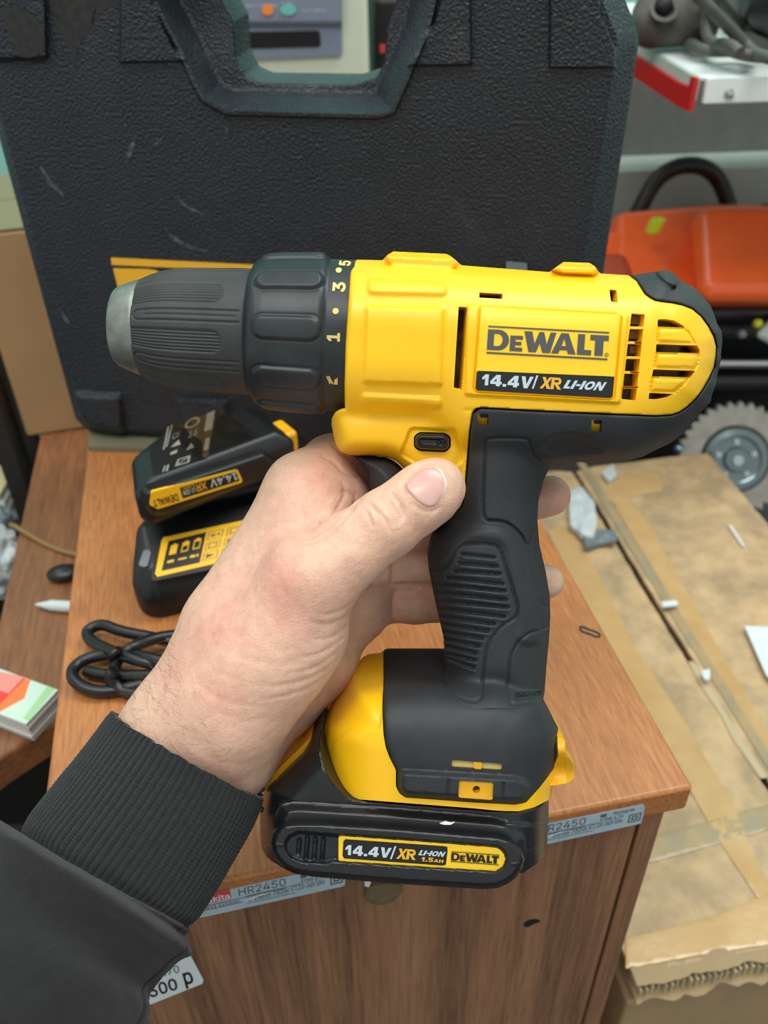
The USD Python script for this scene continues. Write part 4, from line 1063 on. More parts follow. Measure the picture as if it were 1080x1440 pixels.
# ---- outlines in the photograph
rear_edge = [(888, 387), (914, 383), (936, 380), (947, 384), (958, 395), (972, 402), (984, 411), (999, 429), (1006, 447), (1009, 456), (1015, 466), (1016, 480), (1014, 496), (1014, 506), (1009, 526), (1007, 540), (1001, 556), (999, 566), (984, 581), (972, 597), (958.5, 611), (941, 624), (921.5, 633), (902, 643), (881, 648.5), (840, 650), (803, 649.5), (777, 656)]
barrel = P([(380, 361), (538, 366), (650, 373), (773, 382), (844, 385)] + rear_edge + [(640, 640), (590, 600), (380, 590)])
split = [(884, 387), (895.5, 395.6), (901, 405), (906.7, 414), (914, 419.5), (921.5, 423.5), (934, 425.5), (947, 427), (960, 430), (973, 435), (985, 445), (995.5, 459), (1003, 473), (1006.7, 488), (1006, 503), (1003, 518), (996, 533), (988, 547), (978, 560), (966, 571.5), (955, 579), (943.7, 582.8), (921.5, 584), (860, 581.5), (760, 577), (677, 572.6), (669, 574), (664, 581)]
front_shell = P([(501.7, 365), (538, 366), (545, 358), (553, 353.6), (628, 357), (634, 360), (649, 373), (700, 377), (773, 382.5), (783, 375), (792, 368.4), (829, 369.6), (836, 374), (844, 384.5)] + split + [(660, 606), (656.5, 650), (653, 691), (650, 707), (647, 714), (640, 719), (628, 719), (600, 690), (580, 672), (571, 663), (565, 655), (557, 648), (543, 642.5), (520, 640.5), (490.5, 640), (482, 637), (476.7, 633), (472, 625), (469, 612), (466, 597), (466.5, 588), (471, 580), (478, 575.5), (485, 574), (484.5, 540), (486, 485), (489.5, 430), (493, 380), (495.5, 370)])
guard = P([(466, 572), (664, 572), (658, 640), (653, 695), (640, 721), (626, 721), (571, 663), (557, 648), (543, 642), (490, 640), (476, 633), (466, 597)])
handle_full = P([(640, 560), (633, 640), (633, 723), (610, 755), (602.7, 785), (604, 802), (608.5, 828), (614, 854), (620, 880), (626, 906.5), (627.5, 930), (627.5, 1000), (772, 1000), (766, 970.7), (769, 930), (772, 900.7), (774, 866), (773, 836.6), (767, 801.6), (758.7, 766.6), (755.7, 731.6), (757, 705), (764.5, 676), (773, 657), (790, 640), (800, 560)])
foot_left = [(541, 957), (497, 961.5), (479, 990), (455.7, 1022.6), (453, 1040), (454, 1064)]
foot = P([(541, 957)] + [(497, 961.5), (479, 990), (455.7, 1022.6), (453, 1040), (454, 1064), (454, 1400), (782, 1400), (777, 1124), (787, 1060), (787, 1032), (775, 1004), (764, 983), (772, 985), (700, 955), (627, 957)])

def cap(d, w, h, n=2.3):
    t = np.clip(d / w, 0, 1)
    return h * (1 - (1 - t) ** n) ** (1 / n)
def smax(a, b, k):
    h = np.clip(0.5 + 0.5 * (a - b) / k, 0, 1)
    return b + (a - b) * h + k * h * (1 - h)
def rubber_back(x, y):
    return smooth01((x - 880) / 60)
under = P([(664, 578), (845, 584), (960, 584), (1010, 520), (1010, 700), (640, 700)])
def H0_raw(x, y):
    zb = cap(sd(barrel, x, y), 96.0, 0.0262, 2.25)
    zg = cap(sd(guard, x, y), 30.0, 0.0165, 2.6)
    zh = cap(sd(handle_full, x, y), 72.0, 0.0172, 2.1)
    zf = cap(sd(foot, x, y), 105.0, 0.0345, 2.5)
    zh = np.where(sd(handle_full, x, y) < 0, 0, zh)
    z = smax(smax(zb, zg, 0.003), smax(zh, zf, 0.0045), 0.0045)
    return np.maximum(z, 0.0006)
# the smoothed field on a grid, looked up afterwards
from scipy.ndimage import gaussian_filter, map_coordinates
_gx, _gy = np.arange(340, 1034, 2.0), np.arange(330, 1300, 2.0)
_G = H0_raw(*[g.ravel() for g in np.meshgrid(_gx, _gy, indexing='ij')]).reshape(len(_gx), len(_gy))
_G = gaussian_filter(_G, 2.6)
def H0(x, y):
    return np.maximum(map_coordinates(_G, [(np.asarray(x, float) - 340) / 2, (np.asarray(y, float) - 330) / 2], order=1, mode='nearest'), 0.0006)

# ---- yellow housing with its relief
top_boss = P([(530, 345), (553, 353.6), (628, 357), (655, 345), (649, 376), (634, 388), (610, 391), (562, 388), (548, 380), (538, 366)])
rear_boss = P([(770, 360), (792, 368), (829, 369.6), (850, 360), (845, 386), (836, 392), (790, 390), (773, 383)])
pad_big = rnd(P([(512, 428), (627, 430), (624, 542), (620, 545), (508, 541)]), 6)
pad_top = rnd(P([(514, 389), (630, 394), (632, 419), (514, 416)]), 10)
pad_low = rnd(P([(506, 550), (622, 556), (625, 577), (505, 574)]), 9)
frame_out = rnd(P([(655, 427), (886, 441), (874, 569), (652, 557)]), 6)
lab_out = rnd(P([(675, 430.5), (870, 442), (874, 446), (864, 559), (860, 562.5), (668, 551.5), (666, 548)]), 5)
slot_front = P([(645, 431), (657, 432), (649, 547), (638, 545)])
slot_top = P([(674, 411), (707, 413), (706.5, 420.5), (674, 418.5)])
slot_rear = P([(857, 407), (867, 408), (869, 425.5), (859, 424)])
vent_l = P([(888, 440.5), (907, 442), (894, 563), (874, 561)])
vent_r = P([(925, 449), (935, 448.5), (948, 450.5), (960, 457), (971, 469), (979, 483), (984, 492), (983, 510), (978, 521), (972, 530), (962, 542), (952, 551), (938, 558.5), (924, 561.5), (912, 561), (914, 545), (922, 500)])
bars_r = [P([(900, 458.5), (980, 461), (990, 480), (990, 486), (900, 482.5)]), P([(900, 494.5), (996, 497), (996, 505), (986, 521.5), (900, 518.5)]), P([(900, 528.5), (990, 531), (974, 555.5), (900, 551.5)])]
vents = vent_r.difference(shapely.union_all(bars_r))
narrow = []
for k in range(5):
    yl = 460 + 21 * k
    narrow.append(P([(860, yl - 1.6), (920, yl - 0.2), (920, yl + 3.0), (860, yl + 1.8)]))
slats = vent_l.difference(shapely.union_all(narrow))
holes = shapely.union_all([slot_front, slot_top, slot_rear, vents, slats])
btn_hole = rnd(P([(582, 613), (590, 607.5), (625, 608.5), (634, 614), (634, 630), (626, 636), (590, 634.5), (582, 629)]), 7)
shallow = rnd(P([(576, 600), (642, 602), (652, 650), (640, 660), (585, 655), (560, 640)]), 8)
def H_yellow(x, y):
    z = H0(x, y)
    # bosses on the top ridge stand up from the round shell
    for b in (top_boss, rear_boss):
        d = sd(b, x, y)
        z = np.where(d > 0, smax(z, 0.0105 * smooth01(d / 8) + 0.0006, 0.0035), z)
    z = raised(z, x, y, pad_big, 0.0016, 7)
    z = raised(z, x, y, pad_top, 0.0016, 8)
    z = raised(z, x, y, pad_low, 0.0018, 8)
    d = sd(front_shell, x, y)
    z = np.where(x < 530, z - 0.0012 * np.clip(1 - d / 5, 0, 1), z)
    z = raised(z, x, y, frame_out, 0.0013, 4)
    z = raised(z, x, y, lab_out.buffer(2.0), -0.0009, 2.0)
    z = raised(z, x, y, lab_out, 0.0009, 3.0)
    z = groove(z, x, y, LineString([(655, 577), (930, 588)]), 0.0004, 3)
    z = raised(z, x, y, shallow, -0.0013, 4)
    # bars between the vents: ridge profile with a bevelled lower face
    for b in bars_r:
        z = raised(z, x, y, b.intersection(vent_r), -0.0008, 0.6)
        z = raised(z, x, y, b.intersection(vent_r), 0.0012, 6.5)
    for b in narrow:
        z = raised(z, x, y, b.intersection(vent_l), -0.0022, 0.5)
    return np.maximum(z, 0.0006)
K['housing'] = None
n = {'t': ('texture_coordinate', {}), 'n': ('noise_texture', {'scale': 130.0, 'detail': 6.0, 'roughness': 0.7}), 'n2': ('noise_texture', {'scale': 24.0, 'detail': 3.0}),
     'r': ('rgb_ramp', {'ramp': [(0.30, srgb(190, 146, 40)), (0.42, srgb(244, 188, 18)), (0.8, srgb(250, 194, 16))]}),
     'a': ('math', {'math_type': 'multiply_add', 'value2': 0.5, 'value3': 0.25}), 's': ('math', {'math_type': 'add'}),
     'h': ('math', {'math_type': 'multiply', 'value2': 0.62}),
     'bn': ('noise_texture', {'scale': 2500.0}), 'b': ('bump', {'strength': 0.05, 'distance': 0.0003}), 'p': ('principled_bsdf', {'roughness': 0.36, 'subsurface_weight': 0.0})}
K['housing'] = usdkit.material(stage, '/World/Looks/housing_yellow', n, [('t.object', 'n.vector'), ('t.object', 'n2.vector'), ('n.fac', 'a.value1'), ('n2.fac', 's.value1'), ('a.value', 's.value2'), ('s.value', 'h.value1'), ('h.value', 'r.fac'), ('r.color', 'p.base_color'), ('t.object', 'bn.vector'), ('bn.fac', 'b.height'), ('b.normal', 'p.normal')], surface='p.BSDF')
flines = [pad_big.exterior, pad_big.buffer(-7).exterior, pad_top.exterior, pad_low.exterior, frame_out.exterior, frame_out.buffer(-4).exterior, lab_out.exterior, lab_out.buffer(2).exterior, lab_out.buffer(-3).exterior, shallow.exterior, shallow.buffer(-4).exterior] + [b.exterior for b in bars_r] + [b.intersection(vent_r).buffer(-6).exterior for b in bars_r if not b.intersection(vent_r).buffer(-6).is_empty and b.intersection(vent_r).buffer(-6).geom_type == 'Polygon'] + [top_boss.exterior, rear_boss.exterior, top_boss.buffer(-7).exterior]
housing = part(drill, 'housing', relief(FDR, front_shell.difference(holes).difference(btn_hole), H_yellow, 2.4, lines=flines), K['housing'], smooth=38, label='yellow plastic housing')
# motor and dark core behind the openings
core = P([(636, 405), (760, 405), (872, 400), (960, 440), (990, 490), (960, 560), (900, 570), (640, 560)])
part(drill, 'motor', relief(FDR, core, lambda x, y: np.maximum(H0(x, y) - 0.0062 - 0.005 * smooth01((x - 955) / 4) - 0.004 * (1 - smooth01((x - 700) / 4)), 0.001), 4), K['motor'], smooth=38, label='dusty motor behind the vents')
for k in range(3):
    yy = 449 + 21 * k
    part(drill, 'inner_rib', relief(FDR, P([(886, yy - 5), (903, yy - 4), (902, yy + 7), (885, yy + 6)]), lambda x, y: H0(x, y) - 0.0048, 4), K['olive'], smooth=38)

# ---- printed label plate
H_lab = lambda x, y: H_yellow(x, y)
plate_in = lab_out.buffer(-2.5)
H_flat = lambda x, y: H0(x, y) + 0.0013
print_ = part(drill, 'label_plate', relief(FDR, plate_in, lambda x, y: H_flat(x, y) + 0.00012, 4, back=lambda x, y: H_flat(x, y) - 0.0004), K['yellow_print'], smooth=38, label='yellow label plate with brand lettering')
band = plate_in.intersection(P([(600, 518.2), (900, 531), (900, 600), (600, 600)]))
part(print_, 'black_band', relief(FDR, band, lambda x, y: H_flat(x, y) + 0.0002, 4, back=lambda x, y: H_flat(x, y) - 0.0003), K['black_print'], smooth=38)

def heavy(ch):
    """Heavy block capitals of the brand lettering, as polygons in the unit square."""
    B = sbox
    if ch == 'D':
        o = B(0, 0, .5, 1).union(affinity.scale(Point(.5, .5).buffer(.5, 24), 1.0, 1.0))
        i = B(.3, .2, .48, .8).union(affinity.scale(Point(.48, .5).buffer(.3, 24), .75, 1.0)).intersection(B(.3, 0, 1, 1))
        return o.difference(i)
    if ch == 'E':
        return B(0, 0, .42, 1).union(B(0, 0, 1, .24)).union(B(0, .76, 1, 1)).union(B(0, .39, .9, .61))
    if ch == 'W':
        return P([(0, 1), (.25, 1), (.34, .42), (.47, 1), (.62, 1), (.72, .42), (.82, 1), (1, 1), (.84, 0), (.60, 0), (.5, .46), (.40, 0), (.17, 0)])
    if ch == 'A':
        return P([(0, 0), (.36, 1), (.66, 1), (1, 0), (.69, 0), (.64, .18), (.34, .18), (.29, 0)]).difference(P([(.4, .38), (.5, .74), (.59, .38)]))
    if ch == 'L':
        return B(0, 0, .5, 1).union(B(0, 0, 1, .25))
    if ch == 'T':
        return B(0, .74, 1, 1).union(B(.27, 0, .73, 1))
    if ch == 'R':
        return B(0, 0, .3, 1).union(B(0, .40, .7, 1)).union(Point(.68, .70).buffer(.30)).union(P([(.35, .42), (.66, .42), (1, 0), (.66, 0)])).difference(B(.3, .60, .62, .80).union(Point(.62, .70).buffer(.10)))
    if ch == 'X':
        return P([(0, 1), (.34, 1), (.5, .68), (.72, 1), (1, 1), (.66, .5), (.97, 0), (.64, 0), (.47, .32), (.28, 0), (0, 0), (.33, .5)])
def brand(parent, quad, fr, H, m, lines=True, name='brand_text'):
    u = [('D', 0, .178), ('E', .188, .292), ('W', .300, .565), ('A', .532, .735), ('L', .745, .862), ('T', .848, 1.0)]
    polys = []
    for ch, a, b in u:
        g = heavy(ch)
        x0, y0, x1, y1 = g.bounds
        g = affinity.affine_transform(g, [1 / (x1 - x0), 0, 0, 1 / (y1 - y0), -x0 / (x1 - x0), -y0 / (y1 - y0)])
        hh = 0.76 if ch == 'E' else 1.0
        polys.append(affinity.affine_transform(g, [b - a, 0, 0, hh * .66, a, .17]))
    w_, a_ = polys[2], polys[3]
    polys[2] = w_.difference(a_.buffer(0.008))
    if lines:
        polys += [sbox(0, .90, 1, .95), sbox(0, .045, 1, .10)]
    part(parent, name, decal(fr, poly_uv(polys), quad, H, 0.0003, 0.0004), m, smooth=False)
brand(print_, [(687, 455.5), (857, 464.5), (854, 508.5), (684, 499.0)], FDR, H_flat, K['dark_print'])
part(print_, 'trade_mark', decal(FDR, poly_uv([Point(.5, .5).buffer(.5).difference(Point(.5, .5).buffer(.38)).union(sbox(.38, .3, .48, .7))]), [(850.5, 496), (856, 496.4), (855.6, 501.8), (850, 501.4)], H_flat, 0.0003), K['dark_print'], smooth=False)
GL = {'1': P([(0, .70), (.45, 1), (.9, 1), (.9, 0), (.42, 0), (.42, .66), (.2, .52), (0, .5)]),
      '4': P([(.50, 1), (.86, 1), (.86, .40), (1, .40), (1, .17), (.86, .17), (.86, 0), (.52, 0), (.52, .17), (0, .17), (0, .42)]).difference(P([(.53, .40), (.30, .40), (.53, .70)])),
      '.': sbox(0, 0, 1, .24), 'V': P([(0, 1), (.33, 1), (.52, .32), (.70, 1), (1, 1), (.66, 0), (.34, 0)]),
      'I': sbox(0, 0, 1, 1), '-': sbox(0, .36, 1, .60), 'N': P([(0, 0), (0, 1), (.30, 1), (.72, .42), (.72, 1), (1, 1), (1, 0), (.70, 0), (.28, .58), (.28, 0)]),
      'O': affinity.scale(Point(.5, .5).buffer(.5, 24), 1, 1).difference(affinity.scale(Point(.5, .5).buffer(.5, 24), .46, .52)),
      'H': sbox(0, 0, .32, 1).union(sbox(.68, 0, 1, 1)).union(sbox(0, .38, 1, .62)), 'A': heavy('A'), 'L': heavy('L'),
      '5': sbox(.08, .78, .94, 1).union(sbox(.08, .45, .38, 1)).union(affinity.scale(Point(.48, .33).buffer(.5, 24), 1, .66)).difference(affinity.scale(Point(.46, .33).buffer(.5, 24), .42, .26)).difference(sbox(-.1, .22, .34, .44))}
WD = {'1': .48, '4': .78, '.': .24, 'V': .80, 'I': .28, '-': .36, 'N': .80, 'O': .86, 'H': .76, 'A': .84, 'L': .56, '5': .70}
def glyphs(tx, small=''):
    """Heavy block lettering in the unit square."""
    out, x = [], 0.0
    for k, c in enumerate(tx):
        s = 0.72 if c in small else 1.0
        out.append(affinity.affine_transform(GL[c], [WD[c] * s, 0, 0, s, x, 0]))
        x += WD[c] * s + 0.085
    x -= 0.085
    return poly_uv([affinity.affine_transform(g, [1 / x, 0, 0, 1, 0, 0]) for g in out])
T = lambda par, tx, quad, m, nm, H=H_flat, fr=FDR, grow=0.05, lift=0.00035: part(par, nm, decal(fr, glyphs(tx, 'AH') if isinstance(tx, str) else tx, quad, H, lift, 0.0004), K[m], smooth=False)
T(print_, '14.4V', [(678.5, 526), (750.5, 530), (747, 546.5), (677.5, 541.5)], 'silver_print', 'volt_text')
T(print_, poly_uv([P([(.7, 1), (1, 1), (.3, 0), (0, 0)])]), [(748, 527.5), (757, 528), (755.5, 547), (748, 546.5)], 'silver_print', 'slash')
xr_ = [affinity.affine_transform(heavy('X'), [.52, 0, 0, 1, 0, 0]), affinity.affine_transform(heavy('R'), [.5, 0, 0, 1, .5, 0])]
T(print_, poly_uv([shapely.union_all(xr_)]), [(763, 530), (790, 531.5), (789, 548), (758.5, 546)], 'gold_print', 'series_text')
T(print_, 'LI-ION', [(798.5, 534.5), (853.5, 537.5), (846, 549.5), (791.5, 546)], 'silver_print', 'cell_text')

# ---- black rubber overmould: rear cap and grip
ribs = [[(378, 683), (530, 700)], [(362, 727), (545, 743)], [(340, 765), (558, 780)], [(305, 797), (572, 828)], [(235, 825), (583, 862)], [(240, 865), (590, 905)], [(250, 907), (598, 940)], [(262, 945), (580, 985)], [(270, 985), (530, 1020)], [(275, 1022), (500, 1055)], [(285, 1060), (472, 1090)], [(292, 1095), (455, 1127)], [(298, 1130), (440, 1163)], [(302, 1165), (440, 1195)], [(305, 1185), (430, 1232)]]
D2 = lambda pts: [(540 + x / 3.43, 580 + y / 3.43) for x, y in pts]
ribs = [D2(r) for r in ribs]
pan_up = S(D2([(510, 128), (600, 124), (690, 130), (704, 160), (720, 205), (760, 240), (800, 262), (900, 262), (900, 560), (740, 560), (700, 640), (660, 588), (600, 537), (550, 522), (500, 518), (478, 482), (478, 340), (492, 150)]), n=6)
pan_rib = S(D2([(190, 764), (235, 762), (290, 750), (318, 720), (340, 672), (380, 640), (430, 632), (530, 640), (562, 668), (580, 720), (604, 800), (640, 920), (643, 960), (628, 992), (560, 1040), (505, 1115), (486, 1180), (474, 1300), (468, 1372), (440, 1392), (400, 1388), (340, 1360), (292, 1312), (180, 1312)]), n=6)
pan_low = S(D2([(612, 1178), (640, 1120), (690, 1072), (740, 1055), (840, 1048), (840, 1392), (700, 1400), (640, 1410), (606, 1392), (596, 1340), (602, 1240)]), n=6)
line_back = S(D2([(500, 518), (560, 524), (610, 540), (660, 588), (692, 660), (718, 760), (740, 850), (752, 905), (768, 932), (792, 938)]), closed=False)
grip_poly = P([(664, 583), (677, 574.6), (760, 579), (860, 583.5), (921.5, 586), (943.7, 584.8), (956, 581), (968, 573), (980, 561.5), (990, 548), (998, 534), (1005, 518), (1008, 503), (1008.7, 488), (1005, 472), (997, 457.5), (986, 443.5), (974, 433.2), (960, 428), (947, 425), (934, 423.5), (922.5, 421.5), (915, 417.5), (908.5, 413), (902.5, 404), (897, 394.5), (886, 386)] + rear_edge + [(773, 657), (764.5, 676), (757, 705), (755.7, 731.6), (758.7, 766.6), (767, 801.6), (773, 836.6), (774, 866), (772, 900.7), (769, 930), (766, 970.7), (764, 983), (764, 996), (627.5, 996), (627.5, 956), (627.5, 930), (626, 906.5), (620, 880), (614, 854), (608.5, 828), (604, 802), (602.7, 785), (606, 765), (610, 755), (633, 723), (640, 721), (648.5, 715.5), (652, 708), (655, 691), (658.5, 650), (662, 606)])
win = [rnd(P([(671.5, 581.5), (687, 582), (686.5, 598), (671, 597)]), 2), rnd(P([(832, 590), (847, 591), (846, 607.5), (831.5, 606.5)]), 2)]
dent = S([(770, 612), (800, 606), (830, 612), (850, 626), (846, 640), (780, 646), (758, 636)])
bump_top = S([(922, 378), (935, 380), (949, 386), (956, 396), (953, 404), (944, 405), (930, 396), (922, 388)])
nick = P([(943, 404), (950, 399), (951, 408), (941, 411)])
saddle = S([(606, 765), (640, 742), (690, 738), (722, 752), (738, 790), (752, 850), (764, 880), (764, 905), (742, 912), (722, 900), (724, 868), (712, 800), (704, 772), (690, 766), (660, 766), (640, 790), (606, 800)])
def H_grip(x, y):
    z = H0(x, y)
    z = raised(z, x, y, saddle, 0.0013, 12)
    for p in (pan_up, pan_rib, pan_low):
        z = groove(z, x, y, p.exterior, 0.0009, 1.7)
    z = groove(z, x, y, line_back, 0.0006, 1.6)
    for r in ribs:
        l = LineString(r)
        z = groove(z, x, y, l, 0.0013, 2.1)
        z = groove(z, x, y, affinity.translate(l, 0, 4.6), -0.0005, 2.6)
    z = raised(z, x, y, dent, -0.0022, 14)
    z = raised(z, x, y, bump_top, 0.0030, 7)
    for k in range(4):
        a = [(1008, 463), (1013, 505), (1006, 546), (990, 584)][k]
        z = z + 0.0018 * np.exp(-((x - a[0]) ** 2 + (y - a[1]) ** 2) / 120.0)
    z = raised(z, x, y, nick, -0.0020, 2.5)
    # a rounded lip along the yellow shell
    d = shapely.distance(front_shell, shapely.points(x, y))
    z = z + 0.0006 - 0.0011 * np.exp(-(d / 2.5) ** 2)
    return np.maximum(z, 0.0006)
glines = [pan_up.exterior, pan_rib.exterior, pan_low.exterior, line_back, dent.exterior, bump_top.exterior] + [LineString(r) for r in ribs] + [affinity.translate(LineString(r), 0, 2.6) for r in ribs] + [affinity.translate(LineString(r), 0, -2.4) for r in ribs]
grip = part(drill, 'rubber_grip', relief(FDR, grip_poly.difference(shapely.union_all(win)), H_grip, 1.75, lines=glines), K['rubber'], smooth=50, label='black rubber grip with ribbed panel')
for w_ in win:
    part(grip, 'window', relief(FDR, w_.buffer(1.5), lambda x, y: H0(x, y) - 0.0022, 3, back=0.0), K['yellow'], label='small yellow window')
    b = w_.bounds
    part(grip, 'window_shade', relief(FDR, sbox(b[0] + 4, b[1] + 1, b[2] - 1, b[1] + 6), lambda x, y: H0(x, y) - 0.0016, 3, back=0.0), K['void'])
gh = lambda x, y: H_grip(x, y)
q = [(723, 972.5), (762, 969), (764, 979.5), (724.5, 984)]
brand(grip, [(725, 973), (760, 970), (762, 980), (726.5, 983)], FDR, lambda x, y: H0(x, y) + 0.0006, K['black'], lines=False, name='embossed_brand')  # shading of the emboss put into the colour: black letters on rubber
fr_ = rnd(P(q), 1).difference(rnd(P(q), 1).buffer(-1.3))
part(grip, 'embossed_frame', relief(FDR, fr_, lambda x, y: H_grip(x, y) + 0.0004, 1.3, back=lambda x, y: H_grip(x, y) - 0.0006), K['rubber_dusty'], smooth=38)

# ---- direction button and trigger
bt = rnd(P([(584, 614), (591, 609.5), (624, 610.5), (631.5, 615.5), (631.5, 629), (625, 633.5), (591, 632), (584, 627.5)]), 6)
bt_in = rnd(P([(590, 616), (625, 617), (628, 621), (624, 628), (592, 627), (588, 622)]), 3)
tri = P([(614, 616.5), (624, 622), (614, 626.5)])
def H_btn(x, y):
    z = H0(x, y) + 0.0016
    z = z - 0.0016 * np.clip(1 - sd(bt, x, y) / 4, 0, 1) ** 2
    z = raised(z, x, y, bt_in, -0.0008, 1.8)
    return raised(z, x, y, tri, 0.0006, 1.0)
part(drill, 'direction_button', relief(FDR, bt, H_btn, 1.3, lines=[bt_in.exterior, tri.exterior]), K['black'], smooth=40, label='glossy black direction button')
part(drill, 'button_seat', relief(FDR, btn_hole.buffer(1), lambda x, y: H0(x, y) - 0.003, 3), K['void'])
trig = P([(497, 641.5), (520, 642), (543, 644), (556, 650), (564, 657), (570, 665), (600, 700), (632, 724), (612, 752), (590, 740), (560, 730), (535, 716), (524, 700), (519, 686), (516, 664), (508, 652)])
def H_trig(x, y):
    return np.maximum(cap(sd(trig, x, y), 34, 0.0135, 2.2), 0.0006)
part(drill, 'trigger', relief(FDR, trig, H_trig, 3.0), K['rubber'], smooth=40, label='black trigger')

# ---- foot: rubber boot, yellow base and battery pack
boot = P([(541, 957), (545, 955), (580, 955.5), (627, 958), (629, 966), (640, 978), (655, 987), (668, 990), (690, 993), (720, 992), (750, 986), (764, 983), (775, 1004), (783, 1020), (787, 1034), (787, 1060), (780, 1078), (770.6, 1092), (758, 1108), (747, 1120), (740, 1128), (724, 1131), (660, 1127.5), (600, 1123), (570, 1121), (562, 1115), (557.6, 1106), (557.6, 1083), (548, 1064), (543, 1050), (540, 1032), (538.5, 1000), (539, 975)])
strip = rnd(P([(565, 1081), (722, 1090), (740, 1094), (748, 1104), (746, 1118), (738, 1129), (724, 1131), (570, 1121), (560, 1112), (559, 1088)]), 7)
scr = rnd(P([(645.5, 1097.5), (694.5, 1100.5), (693, 1125), (644.5, 1121.5)]), 2.5)
slot_b = rnd(P([(635, 1068.5), (707, 1074.5), (706, 1084.5), (635, 1080)]), 2)
def H_boot(x, y):
    z = H0(x, y) + 0.0008
    z = z - 0.0012 * np.exp(-np.clip(sd(boot, x, y), 0, 99) / 3.0)
    z = raised(z, x, y, strip, 0.0036, 9)
    for xx in (630.5, 708.5):
        z = groove(z, x, y, LineString([(xx, 1098 + (xx - 630) * .05), (xx - 1.5, 1122 + (xx - 630) * .05)]), 0.0010, 1.5)
    return np.maximum(z, 0.0006)
bt_ = part(drill, 'boot', relief(FDR, boot.difference(scr).difference(slot_b), H_boot, 2.6, lines=[strip.exterior, strip.buffer(-9).exterior]), K['rubber'], smooth=50, label='black rubber boot around the foot')
sp = part(bt_, 'screw_plate', relief(FDR, scr.difference(Point(670, 1110.5).buffer(5.5)), lambda x, y: H0(x, y) + 0.0036, 3, back=lambda x, y: H0(x, y) - 0.003), K['yellow'], label='yellow screw plate')
part(bt_, 'screw', relief(FDR, Point(670, 1110.5).buffer(6), lambda x, y: H0(x, y) + 0.0014, 2, back=lambda x, y: H0(x, y) - 0.003), K['motor'], label='brown screw hole')
part(bt_, 'slot_insert', relief(FDR, slot_b.buffer(1), lambda x, y: H0(x, y) - 0.0004, 4, back=lambda x, y: H0(x, y) - 0.004), K['tan_print'], label='dull yellow insert in the slot')
part(bt_, 'slot_bridge', relief(FDR, P([(666, 1071), (678, 1072), (677, 1082), (666, 1081)]), lambda x, y: H0(x, y) + 0.0006, 3, back=lambda x, y: H0(x, y) - 0.003), K['yellow'])

ybase = P([(541, 959), (497, 961.5), (488, 975), (479, 990), (466, 1005), (455.7, 1022.6), (453, 1040), (454, 1064), (458, 1078), (465, 1092), (474, 1105), (483.5, 1115), (490, 1120), (497, 1123.5), (580, 1130), (664, 1136.5), (700, 1140), (729, 1141), (752, 1135), (775, 1123), (778, 1104), (790, 1062), (789, 1034), (786, 1022), (783, 1020), (700, 1000), (600, 1000)]).difference(boot.buffer(0.8))
def H_ybase(x, y):
    z = H0(x, y) - 0.0002
    z = raised(z, x, y, S([(466, 1012), (482, 992), (500, 966), (536, 964), (536, 1024), (500, 1026), (478, 1040), (462, 1060)]), -0.0012, 5)
    return np.maximum(z, 0.0006)
part(drill, 'foot_base', relief(FDR, ybase, H_ybase, 2.6), K['housing'], smooth=40, label='yellow foot above the battery')
part(drill, 'rear_tab', relief(FDR, P([(784, 1036), (792, 1038), (796, 1044), (797, 1060), (803, 1068), (808.5, 1075), (808.5, 1090), (803, 1099), (794, 1102), (774, 1105), (772, 1090), (785, 1064)]), lambda x, y: 0.014 + 0 * x - 0.006 * np.clip((x - 795) / 14, 0, 1) + 0.003 * np.sin((y - 1040) / 10), 2.6), K['yellow'], smooth=40, label='yellow tab at the back of the foot')

# battery pack clicked onto the foot: part of the drill
packo = P([(453, 1024), (440, 1038), (424, 1056), (404, 1077), (385, 1095), (374, 1106), (368, 1124), (365.5, 1143), (366, 1172), (368, 1192), (374, 1204), (382, 1211), (400, 1222), (735, 1228), (757, 1213), (766, 1203), (769, 1190), (771, 1160), (772, 1126), (752, 1137), (729, 1143), (664, 1138.5), (580, 1132), (497, 1125.5), (488, 1121), (481, 1116), (471, 1105), (462, 1092), (455, 1078), (451, 1064), (450, 1040)])
pack_d = P([(453, 1010), (424, 1056), (374, 1106), (365.5, 1143), (367, 1192), (372, 1215), (372, 1400), (768, 1400), (769, 1190), (773, 1110), (700, 1000)])
def H_pack(x, y):
    z = cap(sd(pack_d, x, y), 62.0, 0.0325, 2.4)
    # the shoulder above the side panel
    z = z + 0.0016 * smooth01((y - (1128 + 0.085 * (x - 400))) / 5) * smooth01((x - 380) / 20)
    z = groove(z, x, y, LineString([(366, 1186), (384, 1186)]), 0.0006, 1.4)
    z = groove(z, x, y, LineString([(740, 1194), (775, 1184)]), 0.0006, 1.4)
    return np.maximum(z, 0.0006)
pk = part(drill, 'battery_pack', relief(FDR, packo, H_pack, 3.0), K['black'], smooth=45, label='glossy black battery pack with side label')
